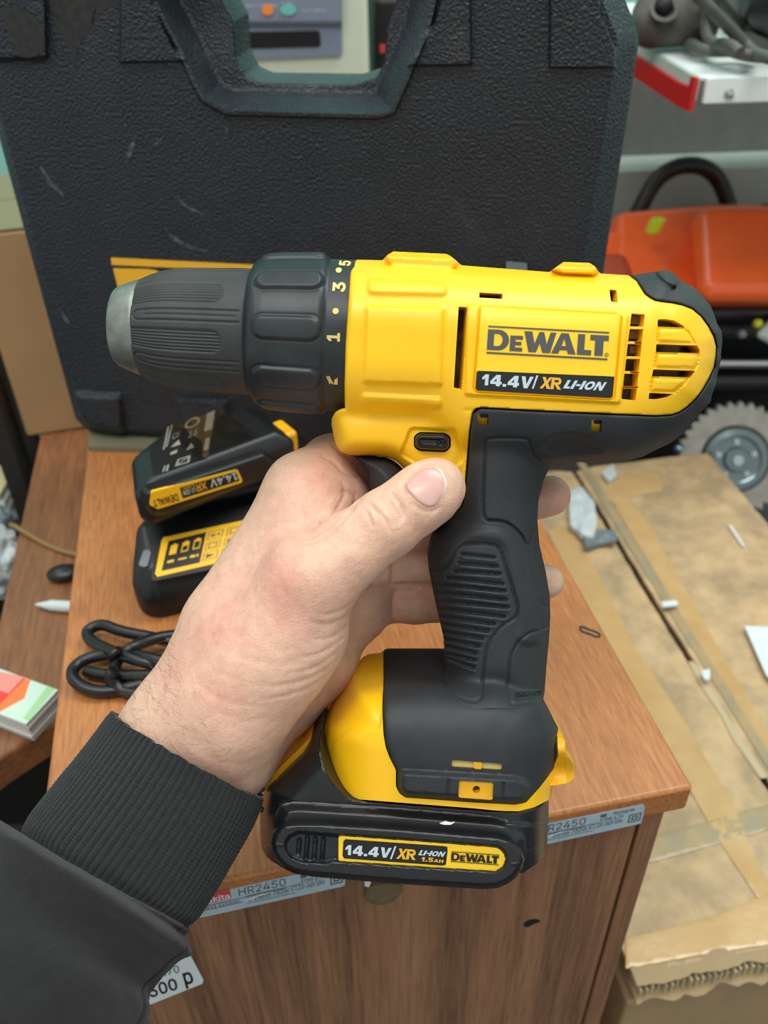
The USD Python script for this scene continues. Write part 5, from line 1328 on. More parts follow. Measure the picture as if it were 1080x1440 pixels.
# raised side panel: near face about 39 mm from the middle
pan = P([(400, 1156.5), (420, 1154.5), (450, 1155), (560, 1162), (700, 1174), (716, 1179), (728, 1188), (735, 1198), (738, 1208), (734, 1222), (726, 1234), (714, 1243), (700, 1249), (680, 1250.5), (560, 1243), (440, 1233), (415, 1229), (400, 1222), (388, 1210), (381, 1197), (380, 1186), (383, 1174), (390, 1164)])
land = P([(396, 1131), (412, 1127), (430, 1127.5), (560, 1136), (690, 1147), (715, 1152), (730, 1163), (739, 1178), (741, 1200), (738, 1212), (700, 1240), (560, 1236), (420, 1224), (392, 1205), (384, 1180), (386, 1150)])
ZP = 0.0395
rec = P([(420, 1168), (462, 1171.5), (476, 1173), (482, 1172.5), (580, 1179.5), (700, 1189), (710, 1196), (714, 1208), (710, 1220), (698, 1228), (600, 1222), (520, 1216.5), (466, 1213), (460, 1216), (425, 1214), (409, 1208), (400, 1196), (399, 1184), (406, 1174)])
def H_land(x, y):
    z = 0.0325 + 0.0035 * smooth01(sd(land, x, y) / 16)
    return z
part(pk, 'shoulder', relief(FDR, land, H_land, 3.0, lines=[land.buffer(-8).exterior]), K['black'], smooth=45)
slots = [LineString([(421 + 11.2 * k, 1177 + 0.8 * k + (4 if k in (0,) else 0)), (419 + 11.2 * k, 1206 + 0.9 * k - (6 if k == 0 else 0))]) for k in range(4)]
def H_panel(x, y):
    d = sd(pan, x, y)
    z = ZP - 0.0030 * np.clip(1 - d / 9, 0, 1) ** 2 - 0.0006 * np.clip((1245 - y) / 90, 0, 1)
    z = raised(z, x, y, rec, -0.0016, 4.5)
    for s in slots:
        z = groove(z, x, y, s, 0.0010, 2.4)
    z = groove(z, x, y, LineString([(381, 1187.5), (398, 1188.5)]), -0.0005, 1.2)
    z = groove(z, x, y, LineString([(718, 1216), (738, 1214)]), -0.0005, 1.2)
    return z
sp_ = part(pk, 'side_panel', relief(FDR, pan, H_panel, 2.2, lines=[rec.exterior, rec.buffer(-4.5).exterior, pan.buffer(-9).exterior] + slots), K['black'], smooth=40, label='raised side panel with thumb recess')
labp = P([(479, 1174.5), (600, 1182.5), (692, 1190.5), (702, 1194), (708, 1200), (711, 1208), (709, 1217), (704, 1223), (696, 1227), (690, 1228), (600, 1220.5), (479, 1212), (476, 1209.5), (476, 1177)])
HL = lambda x, y: ZP - 0.0006 * np.clip((1245 - y) / 90, 0, 1) - 0.0012
pl = part(pk, 'label', relief(FDR, rnd(labp, 1), HL, 3, back=lambda x, y: HL(x, y) - 0.0012), K['yellow_print'], smooth=38, label='yellow and black side label')
blk = rnd(P([(483, 1180), (630, 1190.5), (627, 1217.5), (481.5, 1207)]), 2.5)
part(pk, 'black_field', relief(FDR, blk, lambda x, y: HL(x, y) + 0.0001, 5, back=lambda x, y: HL(x, y) - 0.0006), K['black_print'])
T(pk, '14.4V', [(486, 1188), (551, 1192.5), (548, 1206.5), (485.5, 1202)], 'silver_print', 'volt_text', HL, lift=0.0003)
T(pk, poly_uv([P([(.7, 1), (1, 1), (.3, 0), (0, 0)])]), [(549, 1189.5), (557.5, 1190), (556, 1208.5), (548.5, 1208)], 'silver_print', 'slash', HL, lift=0.0003)
T(pk, poly_uv([shapely.union_all(xr_)]), [(561, 1193), (585, 1195), (584.5, 1209.5), (557, 1207.5)], 'gold_print', 'series_text', HL, lift=0.0003)
T(pk, 'LI-ION', [(592, 1195.5), (627, 1198), (623, 1205), (588, 1202.5)], 'silver_print', 'cell_text', HL, lift=0.0003)
T(pk, '1.5AH', [(593, 1205), (624, 1207.5), (623, 1213.5), (592, 1211)], 'gold_print', 'capacity_text', HL, lift=0.0003)
brand(pk, [(635, 1196.5), (702, 1201.5), (701, 1217.5), (634, 1212.5)], FDR, HL, K['black_print'])
part(pk, 'release_button', relief(FDR, P([(369, 1107), (380, 1094), (397, 1076), (418, 1056), (432, 1042), (439, 1038), (440, 1044), (428, 1058), (408, 1080), (390, 1098), (376, 1112), (370, 1114)]), lambda x, y: 0.012 + 0 * x, 3), K['yellow'], smooth=40, label='yellow release button')
part(pk, 'chip_mark', relief(FDR, P([(618, 1158), (626, 1155), (634, 1157), (640, 1156), (634, 1160), (624, 1160)]), lambda x, y: H_land(x, y) + 0.0002, 2, back=lambda x, y: H_land(x, y) - 0.001), K['white_print'], label='white chipped spot')

# ---- chuck and torque collar: turned parts about the spindle
P0, P1 = FDR.pix(163.0, 459.0, 0.0), FDR.pix(495.0, 474.0, 0.0)
ax_ = unit(P1 - P0)
FCK = Frame(FDR.world(P0), FDR.R.T @ ax_, None, None) if False else None
ez_ = np.array([0, 0, 1.0])
ey2 = unit(np.cross(ez_, ax_))
ez2 = np.cross(ax_, ey2)
FCK = Frame(FDR.world(P0), FDR.R.T @ ax_, FDR.R.T @ ey2, FDR.R.T @ ez2)     # x along the spindle
mm = np.linalg.norm(P1 - P0) / 332.4                                          # metres per pixel there
X = lambda px: (px - 163.0) * mm
Rr = lambda r: r * mm
# theta: 0 faces the viewer, +90 degrees is up (lathe: y = r sin, z = r cos)
ang = lambda T_: np.degrees(T_)
def near(T_, centres):
    a = ang(T_)[..., None] - np.asarray(centres, float)
    a = (a + 180) % 360 - 180
    k = np.abs(a).argmin(-1)
    return np.take_along_axis(a, k[..., None], -1)[..., 0]
nose = [(X(165), Rr(20)), (X(164.2), Rr(34)), (X(164), Rr(48)), (X(166), Rr(52)), (X(170), Rr(55.5)), (X(181), Rr(60)), (X(197), Rr(65.5)), (X(201), Rr(66.5)), (X(206), Rr(66.5))]
ck = part(drill, 'chuck', inframe(FCK, lathe(nose, 128)), K['nose'], smooth=35, label='dull metal nose of the chuck')
xs = np.concatenate([np.linspace(201.5, 203, 2), np.arange(204, 216, 1.0), np.arange(216, 358, 2.0), [358]])
def r_sleeve(x):
    return np.interp(x, [201, 203, 206, 216, 232, 244, 262, 300, 345, 354, 358], [65, 68.5, 70, 74.5, 80, 82.5, 84.5, 86, 87, 86.5, 84])
kn_c = [13 + 45 * k for k in range(8)]
rb_c = [-9.5 + 45 * k for k in range(8)]
def sleeve_disp(x, T_, r):
    px = x / mm + 163
    a = near(T_, [-c for c in kn_c]) * math.pi / 180 * 85           # pixels around the sleeve
    # knurled sunk panels with round ends
    L = np.clip(np.abs(px - 258) - 66 + 14, 0, None)
    dpan = np.where(px < 200, 0, 15.5 - np.sqrt(np.maximum(np.abs(a) - 1.5, 0) ** 2 + np.clip(px - 312, 0, None) ** 2))
    sunk = smooth01(dpan / 3)
    kn = -1.6 * sunk + 0.55 * sunk * np.cos(ang(T_) * 120 * math.pi / 180)
    b = near(T_, [-c for c in rb_c]) * math.pi / 180 * 85
    x0 = 206.0
    d2 = np.sqrt(np.clip(x0 + 8 - px, 0, None) ** 2 + np.maximum(np.abs(b), 0) ** 2)
    gr = -1.5 * np.exp(-((d2 - 7.5) / 1.5) ** 2) - 0.9 * np.exp(-((b) / 1.6) ** 2) * (px > 222) * (px < 346)
    gr = gr * smooth01((352 - px) / 4)
    ring = 0.5 * np.cos(px * math.pi) * ((px > 204) & (px < 216)) * 0
    return (kn + gr + ring) * mm
prof = [(X(201), Rr(50))] + [(X(x), Rr(r_sleeve(x))) for x in xs] + [(X(358.5), Rr(60))]
slv = part(drill, 'chuck_sleeve', inframe(FCK, lathe(prof, 960, sleeve_disp)), K['rubber_dusty'], smooth=40, label='dark grey ribbed chuck sleeve')
xs = np.concatenate([np.linspace(356, 366, 6), np.arange(368, 470, 2.5), [470, 478, 486, 497]])
def r_collar(x):
    return np.interp(x, [356, 359, 364, 370, 380, 400, 440, 456, 460, 463, 497], [88, 94, 99.5, 102.5, 105, 107, 109, 109.5, 107.5, 104.5, 104.5])
pd_c = [1 + 36 * k for k in range(10)]
def collar_disp(x, T_, r):
    px = x / mm + 163
    a = near(T_, pd_c) * math.pi / 180 * 107
    dx = np.clip(np.abs(px - 414) - 30, 0, None)
    d = 16.5 - np.sqrt(dx ** 2 + a ** 2)
    z = 3.6 * smooth01(d / 5) - 0.8 * np.exp(-(d / 2.0) ** 2) * (px < 462)
    return z * mm
prof = [(X(355.5), Rr(60))] + [(X(x), Rr(r_collar(x))) for x in xs] + [(X(497.5), Rr(60))]
col = part(drill, 'torque_collar', inframe(FCK, lathe(prof, 480, collar_disp)), K['collar'], smooth=40, label='dark torque collar with yellow numerals')
rb_ = 104.5 * mm
def wrap(uv, xa, xb, a0, a1, turn=True):
    """Wraps a unit-square mesh on the collar's number band: up is towards -x (numerals lie on their side)."""
    v, f = uv
    px = xb + (xa - xb) * v[:, 1]                 # text up points to -x
    an = np.radians(a0 + (a1 - a0) * v[:, 0])     # text right points up
    r = rb_ + 0.00004 + 0.0002 * v[:, 2]
    return FCK.world(np.stack([X(px), r * np.sin(an), r * np.cos(an)], 1)), f
dot = poly_uv([Point(.5, .5).buffer(.5)])
def deg(py, px=476):
    cy0 = 459 + (px - 163) * 0.0452
    return math.degrees(math.asin(np.clip((cy0 - py) / 106.0, -1, 1)))
for tx, pa, pb, y0, y1 in (('5', 476, 492, 383, 374), ('3', 471, 488, 421.5, 408), ('1', 467, 484, 486, 475), ('mark', 467, 482, 541, 530)):
    uv_ = poly_uv([P([(0, .0), (.2, .0), (.2, .35), (.0, .35)]), P([(0, .5), (.14, .4), (1, .75), (.86, .85)]), P([(0, .7), (.14, .6), (1, .95), (.86, 1)]), P([(0, .0), (.8, .0), (.5, .3), (0, .3)])]) if tx == 'mark' else text_heavy(tx, .03)
    part(col, 'numeral', wrap(uv_, pa, pb, deg(y0), deg(y1)), K['tan_print'], smooth=False)
for yy in (390.5, 447, 512):
    if yy != 512:
        part(col, 'dot', wrap(dot, 473, 481, deg(yy + 4), deg(yy - 4)), K['tan_print'], smooth=False)
part(drill, 'gear_neck', inframe(FCK, lathe([(X(490), Rr(20)), (X(490), Rr(99)), (X(515), Rr(99)), (X(515), Rr(20))], 96)), K['void'], smooth=35)
# ================================================================ the left hand holding the drill, with its sleeve
# signed distances of round cones, blended and turned into one continuous surface (surface nets)
FCAM = Frame(CAM, RT, UP, -FW)
def J(px, py, d):
    return FCAM.local(at(float(px), float(py), float(d)))
def cone(p, a, b, ra, rb):
    ba = b - a
    h = np.clip(((p - a) @ ba) / (ba @ ba), 0, 1)
    return np.linalg.norm(p - a - h[..., None] * ba, axis=-1) - (ra + (rb - ra) * h)
def smin(a, b, k):
    h = np.clip(0.5 + 0.5 * (b - a) / k, 0, 1)
    return b + (a - b) * h - k * h * (1 - h)
def chain(p, pts, k=0.002):
    d = None
    for (x0, y0, d0, r0), (x1, y1, d1_, r1) in zip(pts[:-1], pts[1:]):
        c = cone(p, J(x0, y0, d0), J(x1, y1, d1_), r0 / 1000, r1 / 1000)
        d = c if d is None else smin(d, c, k)
    return d
HAND = {
    'wrist': [[(130, 1225, .283, 19), (250, 1038, .283, 17.5)], [(190, 1265, .283, 19), (302, 1072, .285, 17)]],
    'dorsum': [[(250, 1038, .283, 17.5), (330, 880, .285, 16), (428, 690, .288, 12)]],
    'thenar': [[(318, 1010, .279, 17), (372, 915, .272, 17), (438, 814, .264, 13.2)], [(330, 985, .274, 17), (418, 892, .272, 15)]],
    'heel': [[(318, 1052, .292, 15), (392, 970, .303, 16), (440, 925, .309, 15.5), (458, 880, .315, 14)]],
    'fill': [[(444, 738, .286, 11), (472, 714, .292, 11), (487, 692, .302, 9.5)], [(360, 900, .29, 20), (432, 790, .29, 17)], [(440, 790, .278, 12), (440, 712, .286, 11.5)]],
    'pad': [[(478, 842, .311, 10), (508, 848, .312, 9), (514, 866, .313, 7.4)]],
    'thumb': [[(438, 814, .264, 13.2), (490, 775, .262, 11.2), (543, 736, .2615, 10.3), (585, 706, .2612, 9.6), (604, 692, .2625, 9.5), (615, 684, .2645, 8.6)]],
    'index': [[(428, 690, .288, 12.2), (468, 655, .302, 11.0), (500, 655, .316, 10.2), (535, 672, .330, 9), (590, 690, .334, 8)]],
    'middle': [[(448, 762, .303, 12), (520, 752, .318, 10), (590, 740, .3205, 9.2), (690, 716, .3205, 8.4), (774, 697, .3150, 7.4)]],
    'ring': [[(466, 818, .313, 11), (530, 806, .318, 9.4), (592, 796, .3195, 8.4), (690, 801, .3205, 7.6), (769, 818, .3165, 6.2)]],
    'little': [[(480, 862, .318, 9.8), (530, 846, .3195, 8.2), (585, 849, .3200, 7.2), (660, 850, .3205, 6.6), (712, 850, .319, 6)]],
}
def hand_sdf(p):
    body = None
    for k in ('wrist', 'dorsum', 'thenar', 'heel', 'fill', 'pad'):
        for c in HAND[k]:
            d = chain(p, c, 0.004)
            body = d if body is None else smin(body, d, 0.011)
    th = chain(p, HAND['thumb'][0], 0.0025)
    out = smin(body, th, 0.006)
    fs = None
    for k in ('index', 'middle', 'ring', 'little'):
        d = chain(p, HAND[k][0], 0.002)
        fs = d if fs is None else smin(fs, d, 0.0012)
    return smin(out, fs, 0.0045)

def surface_nets(f, lo, hi, h):
    n = np.ceil((np.asarray(hi) - lo) / h).astype(int) + 1
    ax = [lo[i] + h * np.arange(n[i]) for i in range(3)]
    g = np.stack(np.meshgrid(*ax, indexing='ij'), -1)
    v = np.concatenate([f(g[i:i + 16]) for i in range(0, n[0], 16)])
    s = v < 0
    acc = np.zeros((*(n - 1), 3))
    cnt = np.zeros(n - 1)
    cs = [(slice(0, -1), slice(1, None))[k] for k in (0, 1)]
    off = [(i, j, k) for i in (0, 1) for j in (0, 1) for k in (0, 1)]
    for a in off:
        for d in range(3):
            if a[d] == 0:
                b = tuple(a[i] + (i == d) for i in range(3))
                A_, B_ = v[cs[a[0]], cs[a[1]], cs[a[2]]], v[cs[b[0]], cs[b[1]], cs[b[2]]]
                m = (A_ < 0) != (B_ < 0)
                t = np.where(m, A_ / np.where(m, A_ - B_, 1), 0)
                q = np.array(a, float) * m[..., None]
                q[..., d] += t
                acc += q * m[..., None]
                cnt += m
    act = cnt > 0
    idx = -np.ones(n - 1, int)
    idx[act] = np.arange(act.sum())
    cell = np.argwhere(act)
    V = np.asarray(lo) + h * (cell + acc[act] / cnt[act][:, None])
    F = []
    for d in range(3):
        o = [i for i in range(3) if i != d]
        sl0 = [slice(1, -1)] * 3
        sl0[d] = slice(0, -1)
        sl1 = [slice(1, -1)] * 3
        sl1[d] = slice(1, None)
        a, b = s[tuple(sl0)], s[tuple(sl1)]
        e = np.argwhere(a != b)
        sign = a[tuple(e.T)]
        base = e.copy()
        base[:, o] += 1
        c = []
        for du, dv in ((0, 0), (1, 0), (1, 1), (0, 1)):
            q = base.copy()
            q[:, o[0]] -= du
            q[:, o[1]] -= dv
            c.append(idx[tuple(q.T)])
        c = np.stack(c, 1)
        flip = sign if d != 1 else ~sign
        c[~flip] = c[~flip][:, ::-1]
        F.append(c)
    F = np.vstack(F)
    return V, np.vstack([F[:, [0, 1, 2]], F[:, [0, 2, 3]]])

pts = np.array([J(x, y, d) for ch_ in HAND.values() for c in ch_ for x, y, d, r in c])
rad = max(r for ch_ in HAND.values() for c in ch_ for *_, r in c) / 1000
HV, HF = surface_nets(hand_sdf, pts.min(0) - rad - .003, pts.max(0) + rad + .003, 0.00105)
tm = trimesh.Trimesh(HV, HF, process=False)
trimesh.smoothing.filter_taubin(tm, 0.5, 0.53, 12)
if tm.volume < 0:
    tm.invert()
tm = tm.subdivide()
trimesh.smoothing.filter_taubin(tm, 0.5, 0.53, 4)
HV, HF = np.array(tm.vertices), np.array(tm.faces)
# keep what lies outside the sleeve plus a little
def project(v):
    d = -v[:, 2]
    return CX + FPX * v[:, 0] / d, CY - FPX * v[:, 1] / d, d
_, _, HN = meshkit.arrays((HV, HF), True)
hx, hy, hd = project(HV)
facing = HN @ np.array([0, 0, 1.0]) > 0.15
disp = np.zeros(len(HV))
def crease(pts_, depth, w, zmax=None, zmin=0.0):
    global disp
    l = S(pts_, closed=False)
    b = l.bounds
    m = facing & (hx > b[0] - 4 * w) & (hx < b[2] + 4 * w) & (hy > b[1] - 4 * w) & (hy < b[3] + 4 * w)
    if zmax:
        m &= (hd < zmax) & (hd > zmin)
    q = shapely.points(hx[m], hy[m])
    d = shapely.distance(l, q)
    t = shapely.line_locate_point(l, q) / l.length
    disp[m] -= depth / 1000 * np.exp(-(d / w) ** 2) * np.sqrt(np.clip(4 * t * (1 - t), 0, 1))
def swell(x, y, r, h, zmax=0.33):
    global disp
    m = facing & (hd < zmax)
    disp[m] += h / 1000 * np.exp(-((hx[m] - x) ** 2 + (hy[m] - y) ** 2) / r ** 2)
# thumb knuckle wrinkles
for c in ([(517, 706), (526, 716), (533, 730), (534, 744)], [(530, 696), (541, 708), (550, 724), (552, 742)], [(541, 700), (552, 712), (560, 726), (561, 738)], [(524, 712), (538, 726), (548, 742), (553, 752)], [(548, 692), (560, 706), (567, 720), (566, 732)], [(513, 716), (520, 728), (524, 742)]):
    crease(c, 0.65, 2.8, .275)
# folds of the thenar and palm edge, fine lines towards the wrist
for c in ([(438, 862), (462, 864), (484, 856), (498, 842)], [(432, 874), (460, 878), (486, 868), (500, 852)], [(440, 900), (468, 896), (490, 880), (500, 864)], [(420, 925), (452, 918), (482, 898), (498, 878)], [(400, 948), (440, 940), (474, 918), (494, 894)], [(380, 966), (425, 958), (462, 940), (486, 914)], [(360, 985), (405, 978), (446, 962), (474, 936)]):
    crease(c, 0.30, 3.2, .29)
for c in ([(300, 905), (340, 925), (390, 935), (430, 930)], [(290, 935), (330, 955), (380, 966), (420, 962)], [(276, 962), (316, 984), (360, 994), (404, 988)], [(300, 1000), (340, 1012), (384, 1008)]):
    crease(c, 0.15, 5.0, .29)
for c in ([(574, 700), (566, 684), (575, 669), (590, 656), (608, 652)], [(579, 706), (592, 716), (608, 719), (620, 712)]):
    crease(c, 0.5, 3.0, .272)
# web between thumb and index finger, index finger folds
for c in ([(402, 752), (430, 752), (456, 742), (478, 726)], [(420, 764), (446, 758), (472, 742)], [(466, 728), (480, 706), (486, 690), (480, 676)], [(470, 742), (490, 722), (500, 704), (500, 690)], [(478, 690), (496, 694), (510, 706)], [(450, 640), (470, 650), (484, 664), (506, 672)], [(465, 622), (480, 636), (500, 646)]):
    crease(c, 0.55, 3.2, .33)
for c in ([(553, 778), (553, 800), (552, 822)], [(556, 828), (554, 850), (553, 868)], [(500, 808), (520, 806), (540, 802)], [(500, 816), (530, 821), (560, 823), (590, 822), (620, 823)]):
    crease(c, 1.1, 3.4, .34, .288)
for x, y, r, h in ((415, 690, 34, 1.2), (452, 800, 40, 1.0), (528, 724, 22, .5), (330, 1050, 26, 1.0), (400, 860, 30, -.6), (318, 960, 40, .5), (430, 742, 24, -1.6), (470, 755, 18, -1.0), (560, 745, 18, .4)):
    swell(x, y, r, h, .30)
disp += 0.00022 * (meshkit.fbm(HV * 160, 3, 2) - 0.5) * 2
HV = HV + HN * disp[:, None]
# skin
n = {'t': ('texture_coordinate', {}), 'n': ('noise_texture', {'scale': 26.0, 'detail': 5.0, 'roughness': 0.6}), 'n2': ('noise_texture', {'scale': 260.0, 'detail': 4.0, 'roughness': 0.7}),
     'r': ('rgb_ramp', {'ramp': [(0.32, srgb(216, 178, 154)), (0.52, srgb(219, 178, 156)), (0.74, srgb(218, 158, 142))]}),
     'r2': ('rgb_ramp', {'ramp': [(0.3, (0.86, 0.84, 0.83)), (0.7, (1.06, 1.05, 1.05))]}), 'mx': ('mix_color', {'blend_type': 'multiply', 'fac': 1.0}),
     'v': ('voronoi_texture', {'scale': 900.0, 'feature': 'distance_to_edge'}), 'b': ('bump', {'strength': 0.35, 'distance': 0.0004}), 'n3': ('noise_texture', {'scale': 480.0, 'detail': 5.0}), 'b2': ('bump', {'strength': 0.42, 'distance': 0.0005}),
     'p': ('principled_bsdf', {'roughness': 0.5, 'subsurface_weight': 0.25, 'subsurface_radius': (1.0, 0.35, 0.18), 'subsurface_scale': 0.003, 'specular_ior_level': 0.35})}
K['skin'] = usdkit.material(stage, '/World/Looks/skin', n, [('t.object', 'n.vector'), ('t.object', 'n2.vector'), ('t.object', 'v.vector'), ('t.object', 'n3.vector'), ('n.fac', 'r.fac'), ('n2.fac', 'r2.fac'), ('r.color', 'mx.a'), ('r2.color', 'mx.b'), ('mx.result', 'p.base_color'), ('v.distance', 'b.height'), ('n3.fac', 'b2.height'), ('b.normal', 'b2.normal'), ('b2.normal', 'p.normal')], surface='p.BSDF')
K['nail'] = mat('nail', srgb(218, 172, 160), 0.28, color2=srgb(210, 150, 146), var=0.2, vscale=150, subsurface_weight=0.15, subsurface_radius=(1.0, 0.4, 0.2), subsurface_scale=0.002)
K['nail_tip'] = mat('nail_tip', srgb(226, 216, 200), 0.4)
person = thing('person', "person's left hand and forearm in a dark grey knit sleeve, gripping the drill handle", 'person', FCAM.world(J(275, 1055, .285)), FCAM.R)
hand = part(person, 'hand', (FCAM.world(HV), HF), K['skin'], smooth=True, label='bare left hand, thumb on the near side of the handle')
# thumb nail: a curved plate lying on the thumb
from scipy.interpolate import LinearNDInterpolator
_, _, HN2 = meshkit.arrays((HV, HF), True)
hx2, hy2, hd2 = project(HV)
sel = (HN2[:, 2] > 0.02) & (hd2 < .272) & (hx2 > 545) & (hx2 < 655) & (hy2 > 630) & (hy2 < 745)
dep = LinearNDInterpolator(np.stack([hx2[sel], hy2[sel]], 1), hd2[sel])
nail = S([(568, 685), (577, 671.5), (590.5, 659), (609, 655.5), (623, 661.5), (630, 679), (627, 695), (617, 709), (609, 715), (598, 714), (583, 704)], n=8)
def H_nail(x, y, lift=0.0005):
    d = dep(x, y)
    d = np.where(np.isnan(d), np.nanmedian(d), d)
    return -d + lift - 0.0011 * np.clip(1 - sd(nail, x, y) / 6, 0, 1) ** 2
part(hand, 'thumb_nail', relief(FCAM, nail, H_nail, 2.0, back=lambda x, y: H_nail(x, y) - 0.0016), K['nail'], smooth=45, label='pinkish thumb nail')
edge = nail.difference(affinity.translate(nail, -5.5, 1.0)).intersection(sbox(600, 600, 700, 712)).buffer(-0.4)
part(hand, 'nail_edge', relief(FCAM, edge, lambda x, y: H_nail(x, y, 0.0006), 1.6, back=lambda x, y: H_nail(x, y) - 0.0012), K['nail_tip'], smooth=45, label='pale free edge of the nail')

# ---- fine hairs on the back of the wrist
hs, cnt = [], []
cand = np.where((HN2[:, 2] > -0.1) & (hd2 < .30) & (((hx2 - 255) * 0.55 - (hy2 - 985) * -0.83) > -200) & (hx2 > 185) & (hx2 < 330) & (hy2 > 850) & (hy2 < 1075) & ((hx2 - 185) * 0.62 + (1010 - hy2) * 0.40 < 80 + 0 * hx2))[0]
r_h = np.random.default_rng(21)
for i in r_h.choice(cand, 150):
    p = HV[i]
    dirn = unit(np.array([-0.55, 0.55, 0.0]) + HN2[i] * 0.55 + r_h.normal(0, 0.45, 3))
    side = unit(np.cross(dirn, HN2[i]) + 1e-6) * r_h.normal(0, 0.35)
    L = r_h.uniform(0.003, 0.007)
    for t in np.linspace(0, 1, 5):
        hs.append(FCAM.world(p + dirn * L * t + side * L * t * t - HN2[i] * L * 0.35 * t * t))
    cnt.append(5)
hp = _path(hand.path, 'arm_hair')
bc = UsdGeom.BasisCurves.Define(stage, hp)
bc.CreateTypeAttr('linear')
bc.CreatePointsAttr(Vt.Vec3fArray.FromNumpy(person.local(np.array(hs)).astype(np.float32)))
bc.CreateCurveVertexCountsAttr(Vt.IntArray(cnt))
bc.CreateWidthsAttr(Vt.FloatArray([0.00005] * len(hs)))
bc.SetWidthsInterpolation('vertex')
K['hair'] = mat('arm_hair', srgb(104, 80, 62), 0.5)
UsdShade.MaterialBindingAPI.Apply(bc.GetPrim()).Bind(K['hair'])
tag(bc.GetPrim(), 'fine dark arm hair above the cuff', None, None, 'stuff')

# ---- sleeve: ribbed cuff and body, lofted around the forearm
def fabric(name, c1, c2, scale, **kw):
    return mat(name, c1, 0.92, color2=c2, var=0.2, vscale=scale, bump=0.6, bscale=1400, bdist=0.0006, sheen_weight=0.12, sheen_roughness=0.5, **kw)
K['knit'] = fabric('knit_cuff', srgb(19, 22, 24), srgb(30, 33, 35), 500)
K['sleeve'] = fabric('sleeve_fleece', srgb(17, 18, 18), srgb(25, 26, 26), 300)
def loft(rings, n_s, n_t, disp):
    """rings: (left x, y, right x, y, depth of the axis, thickness ratio); disp(s, theta) along the outward normal."""
    c, a, w, kx_ = [], [], [], []
    for x0, y0, x1, y1, d, b in rings:
        p0, p1 = J(x0, y0, d), J(x1, y1, d)
        c.append((p0 + p1) / 2)
        a.append((p1 - p0) / 2)
        w.append(np.linalg.norm(p1 - p0) / 2 * b)
    t = np.linspace(0, 1, len(rings))
    u = np.linspace(0, 1, n_s)
    from scipy.interpolate import PchipInterpolator
    C, A_, W = PchipInterpolator(t, np.array(c))(u), PchipInterpolator(t, np.array(a))(u), PchipInterpolator(t, np.array(w))(u)
    T_ = np.gradient(C, axis=0)
    B = -C / np.linalg.norm(C, axis=1, keepdims=True)
    th = np.arange(n_t) * 2 * np.pi / n_t
    U_, TH = np.meshgrid(u, th, indexing='ij')
    V = C[:, None] + A_[:, None] * np.cos(TH)[..., None] + B[:, None] * (W[:, None] * np.sin(TH))[..., None]
    N = A_[:, None] * np.cos(TH)[..., None] / np.linalg.norm(A_, axis=1)[:, None, None] + B[:, None] * np.sin(TH)[..., None]
    V = V + N * disp(U_, TH)[..., None]
    return V
def shell(V, thick):
    """Closed wall of a lofted tube (open ends), thick inwards."""
    ns, nt = V.shape[:2]
    C = V.mean(1, keepdims=True)
    d = V - C
    I = C + d * (1 - thick / np.linalg.norm(d, axis=-1, keepdims=True))
    v = np.vstack([V.reshape(-1, 3), I.reshape(-1, 3)])
    n_ = ns * nt
    i, j = np.meshgrid(np.arange(ns - 1), np.arange(nt), indexing='ij')
    q = np.stack([i * nt + j, (i + 1) * nt + j, (i + 1) * nt + (j + 1) % nt, i * nt + (j + 1) % nt], -1).reshape(-1, 4)
    k = np.arange(nt)
    e0 = np.stack([k, (k + 1) % nt, (k + 1) % nt + n_, k + n_], 1)
    l = (ns - 1) * nt
    e1 = np.stack([l + k, l + k + n_, l + (k + 1) % nt + n_, l + (k + 1) % nt], 1)
    q = np.vstack([q, q[:, ::-1] + n_, e0, e1])
    m = trimesh.Trimesh(FCAM.world(v), np.vstack([q[:, [0, 1, 2]], q[:, [0, 2, 3]]]), process=False)
    if m.volume < 0:
        m.invert()
    return m
NR_ = 84
def cuff_disp(u, th):
    rib = 0.00062 * (np.abs(np.cos(th * NR_ / 2)) ** 0.7 - 0.5)
    edge = 0.0010 * np.exp(-(u / 0.03) ** 2) * 0 - 0.0012 * np.exp(-((u - 1) / 0.06) ** 2)
    w = 0.0012 * (meshkit.fbm(np.stack([u * 3, np.cos(th) * 2, np.sin(th) * 2], -1), 3, 4) - .5)
    stitch = 0.00012 * np.sin(u * 2 * math.pi * 46)
    rough = 0.0006 * (meshkit.noise(np.stack([u * 0, np.cos(th) * 30, np.sin(th) * 30], -1), 3) - .5) * np.exp(-(u / .03) ** 2)
    return rib + edge + w + stitch + rough
cuff = loft([(157, 1001, 368, 1121, .284, .98), (140, 1022, 360, 1150, .2825, .98), (100, 1075, 326, 1212, .278, .97), (58, 1128, 292, 1268, .273, .96), (24, 1172, 266, 1306, .268, .95)], 150, 1008, cuff_disp)
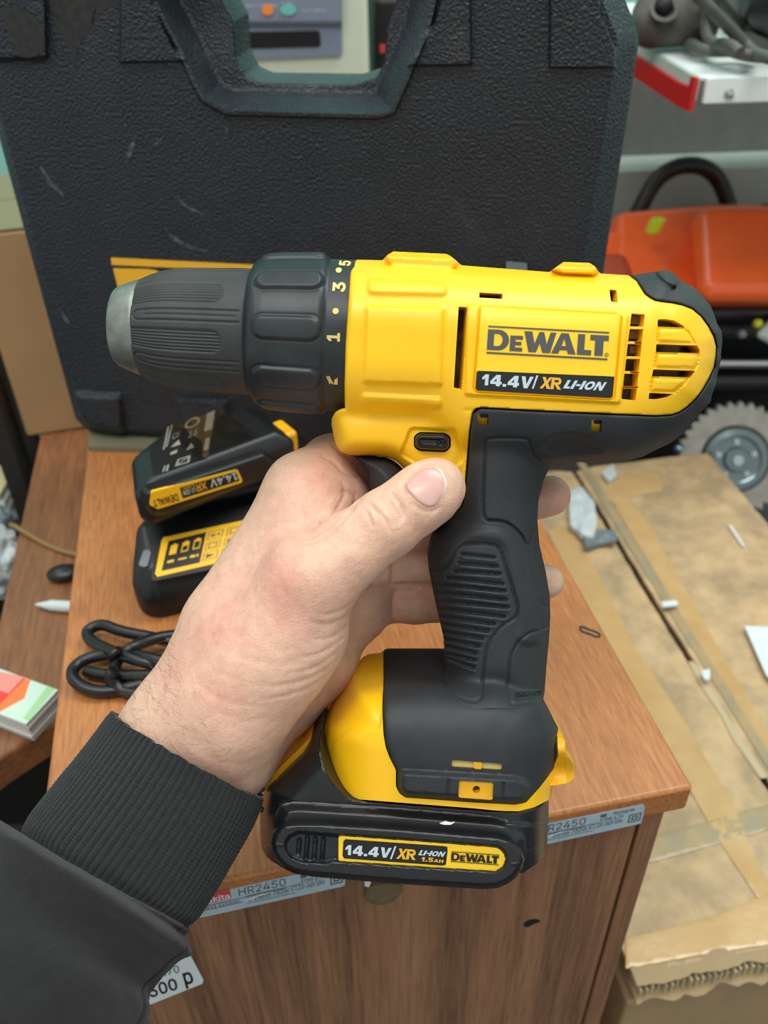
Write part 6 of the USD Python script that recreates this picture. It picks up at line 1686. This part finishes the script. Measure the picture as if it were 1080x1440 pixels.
# the edge of the cuff dips at its middle: it runs across the wrist in a curve
ths = np.arange(1008) * 2 * np.pi / 1008
ax = unit(cuff[-1].mean(0) - cuff[0].mean(0))
fall = np.exp(-np.linspace(0, 1, 150) / 0.25)[:, None, None]
cuff = cuff + fall * (0.0015 * np.sin(ths) + 0.0007 * (meshkit.noise(np.stack([np.cos(ths) * 14, np.sin(ths) * 14, 0 * ths], -1), 8) - .5))[None, :, None] * ax
slv_ = part(person, 'sleeve_cuff', shell(cuff, 0.0022), K['knit'], smooth=60, label='ribbed knit cuff with worn edge')
def sleeve_disp_(u, th):
    f = 0.0010 * np.exp(-((u - 0.16) / 0.06) ** 2) - 0.0042 * np.exp(-((u - 0.24 - 0.03 * np.cos(th)) / 0.06) ** 2) + 0.0036 * np.exp(-((u - 0.38) / 0.07) ** 2) - 0.0036 * np.exp(-((u - 0.56 - 0.06 * np.cos(th)) / 0.07) ** 2) + 0.002 * np.exp(-((u - 0.72) / 0.1) ** 2)
    w = 0.006 * (meshkit.fbm(np.stack([u * 5, np.cos(th) * 1.6, np.sin(th) * 1.6], -1), 3, 14) - .5)
    seam = -0.0007 * np.exp(-((th - 0.42) / 0.02) ** 2)
    return f * (0.55 + 0.45 * np.sin(th)) + w * smooth01(u / .1) + seam
sl_ = loft([(54, 1142, 260, 1262, .2710, .90), (30, 1176, 263, 1303, .2685, .94), (-14, 1146, 267, 1322, .2650, .98), (-44, 1160, 254, 1342, .2630, .96), (-95, 1205, 226, 1384, .258, .95), (-165, 1262, 202, 1422, .252, .95), (-240, 1330, 176, 1480, .246, .95), (-330, 1410, 130, 1580, .240, .95)], 130, 420, sleeve_disp_)
part(person, 'sleeve', shell(sl_, 0.0025), K['sleeve'], smooth=60, label='dark grey fleece sleeve')
K['thread'] = mat('pale_thread', srgb(120, 120, 112), 0.8)
fz = []
for i in range(46):
    p = J(350 + r_h.normal(0, 6), 1122 + r_h.normal(0, 7), .281 + r_h.normal(0, .001))
    q_ = [p]
    for k in range(3):
        q_.append(q_[-1] + r_h.normal(0, 0.0013, 3))
    fz.append(tube(np.array(q_), 0.00045, 6, spline=10))
part(slv_, 'frayed_yarn', (lambda m: (FCAM.world(m[0]), m[1]))(join(fz)), K['knit'], smooth=True, kind='stuff', label='frayed tuft of yarn at the cuff edge')
fz = []
for x, y, dd_ in [(240, 1322, 0), (236, 1328, 0), (228, 1338, 0), (222, 1345, 0), (216, 1352, 0), (208, 1364, 0), (202, 1372, 0)]:
    pass
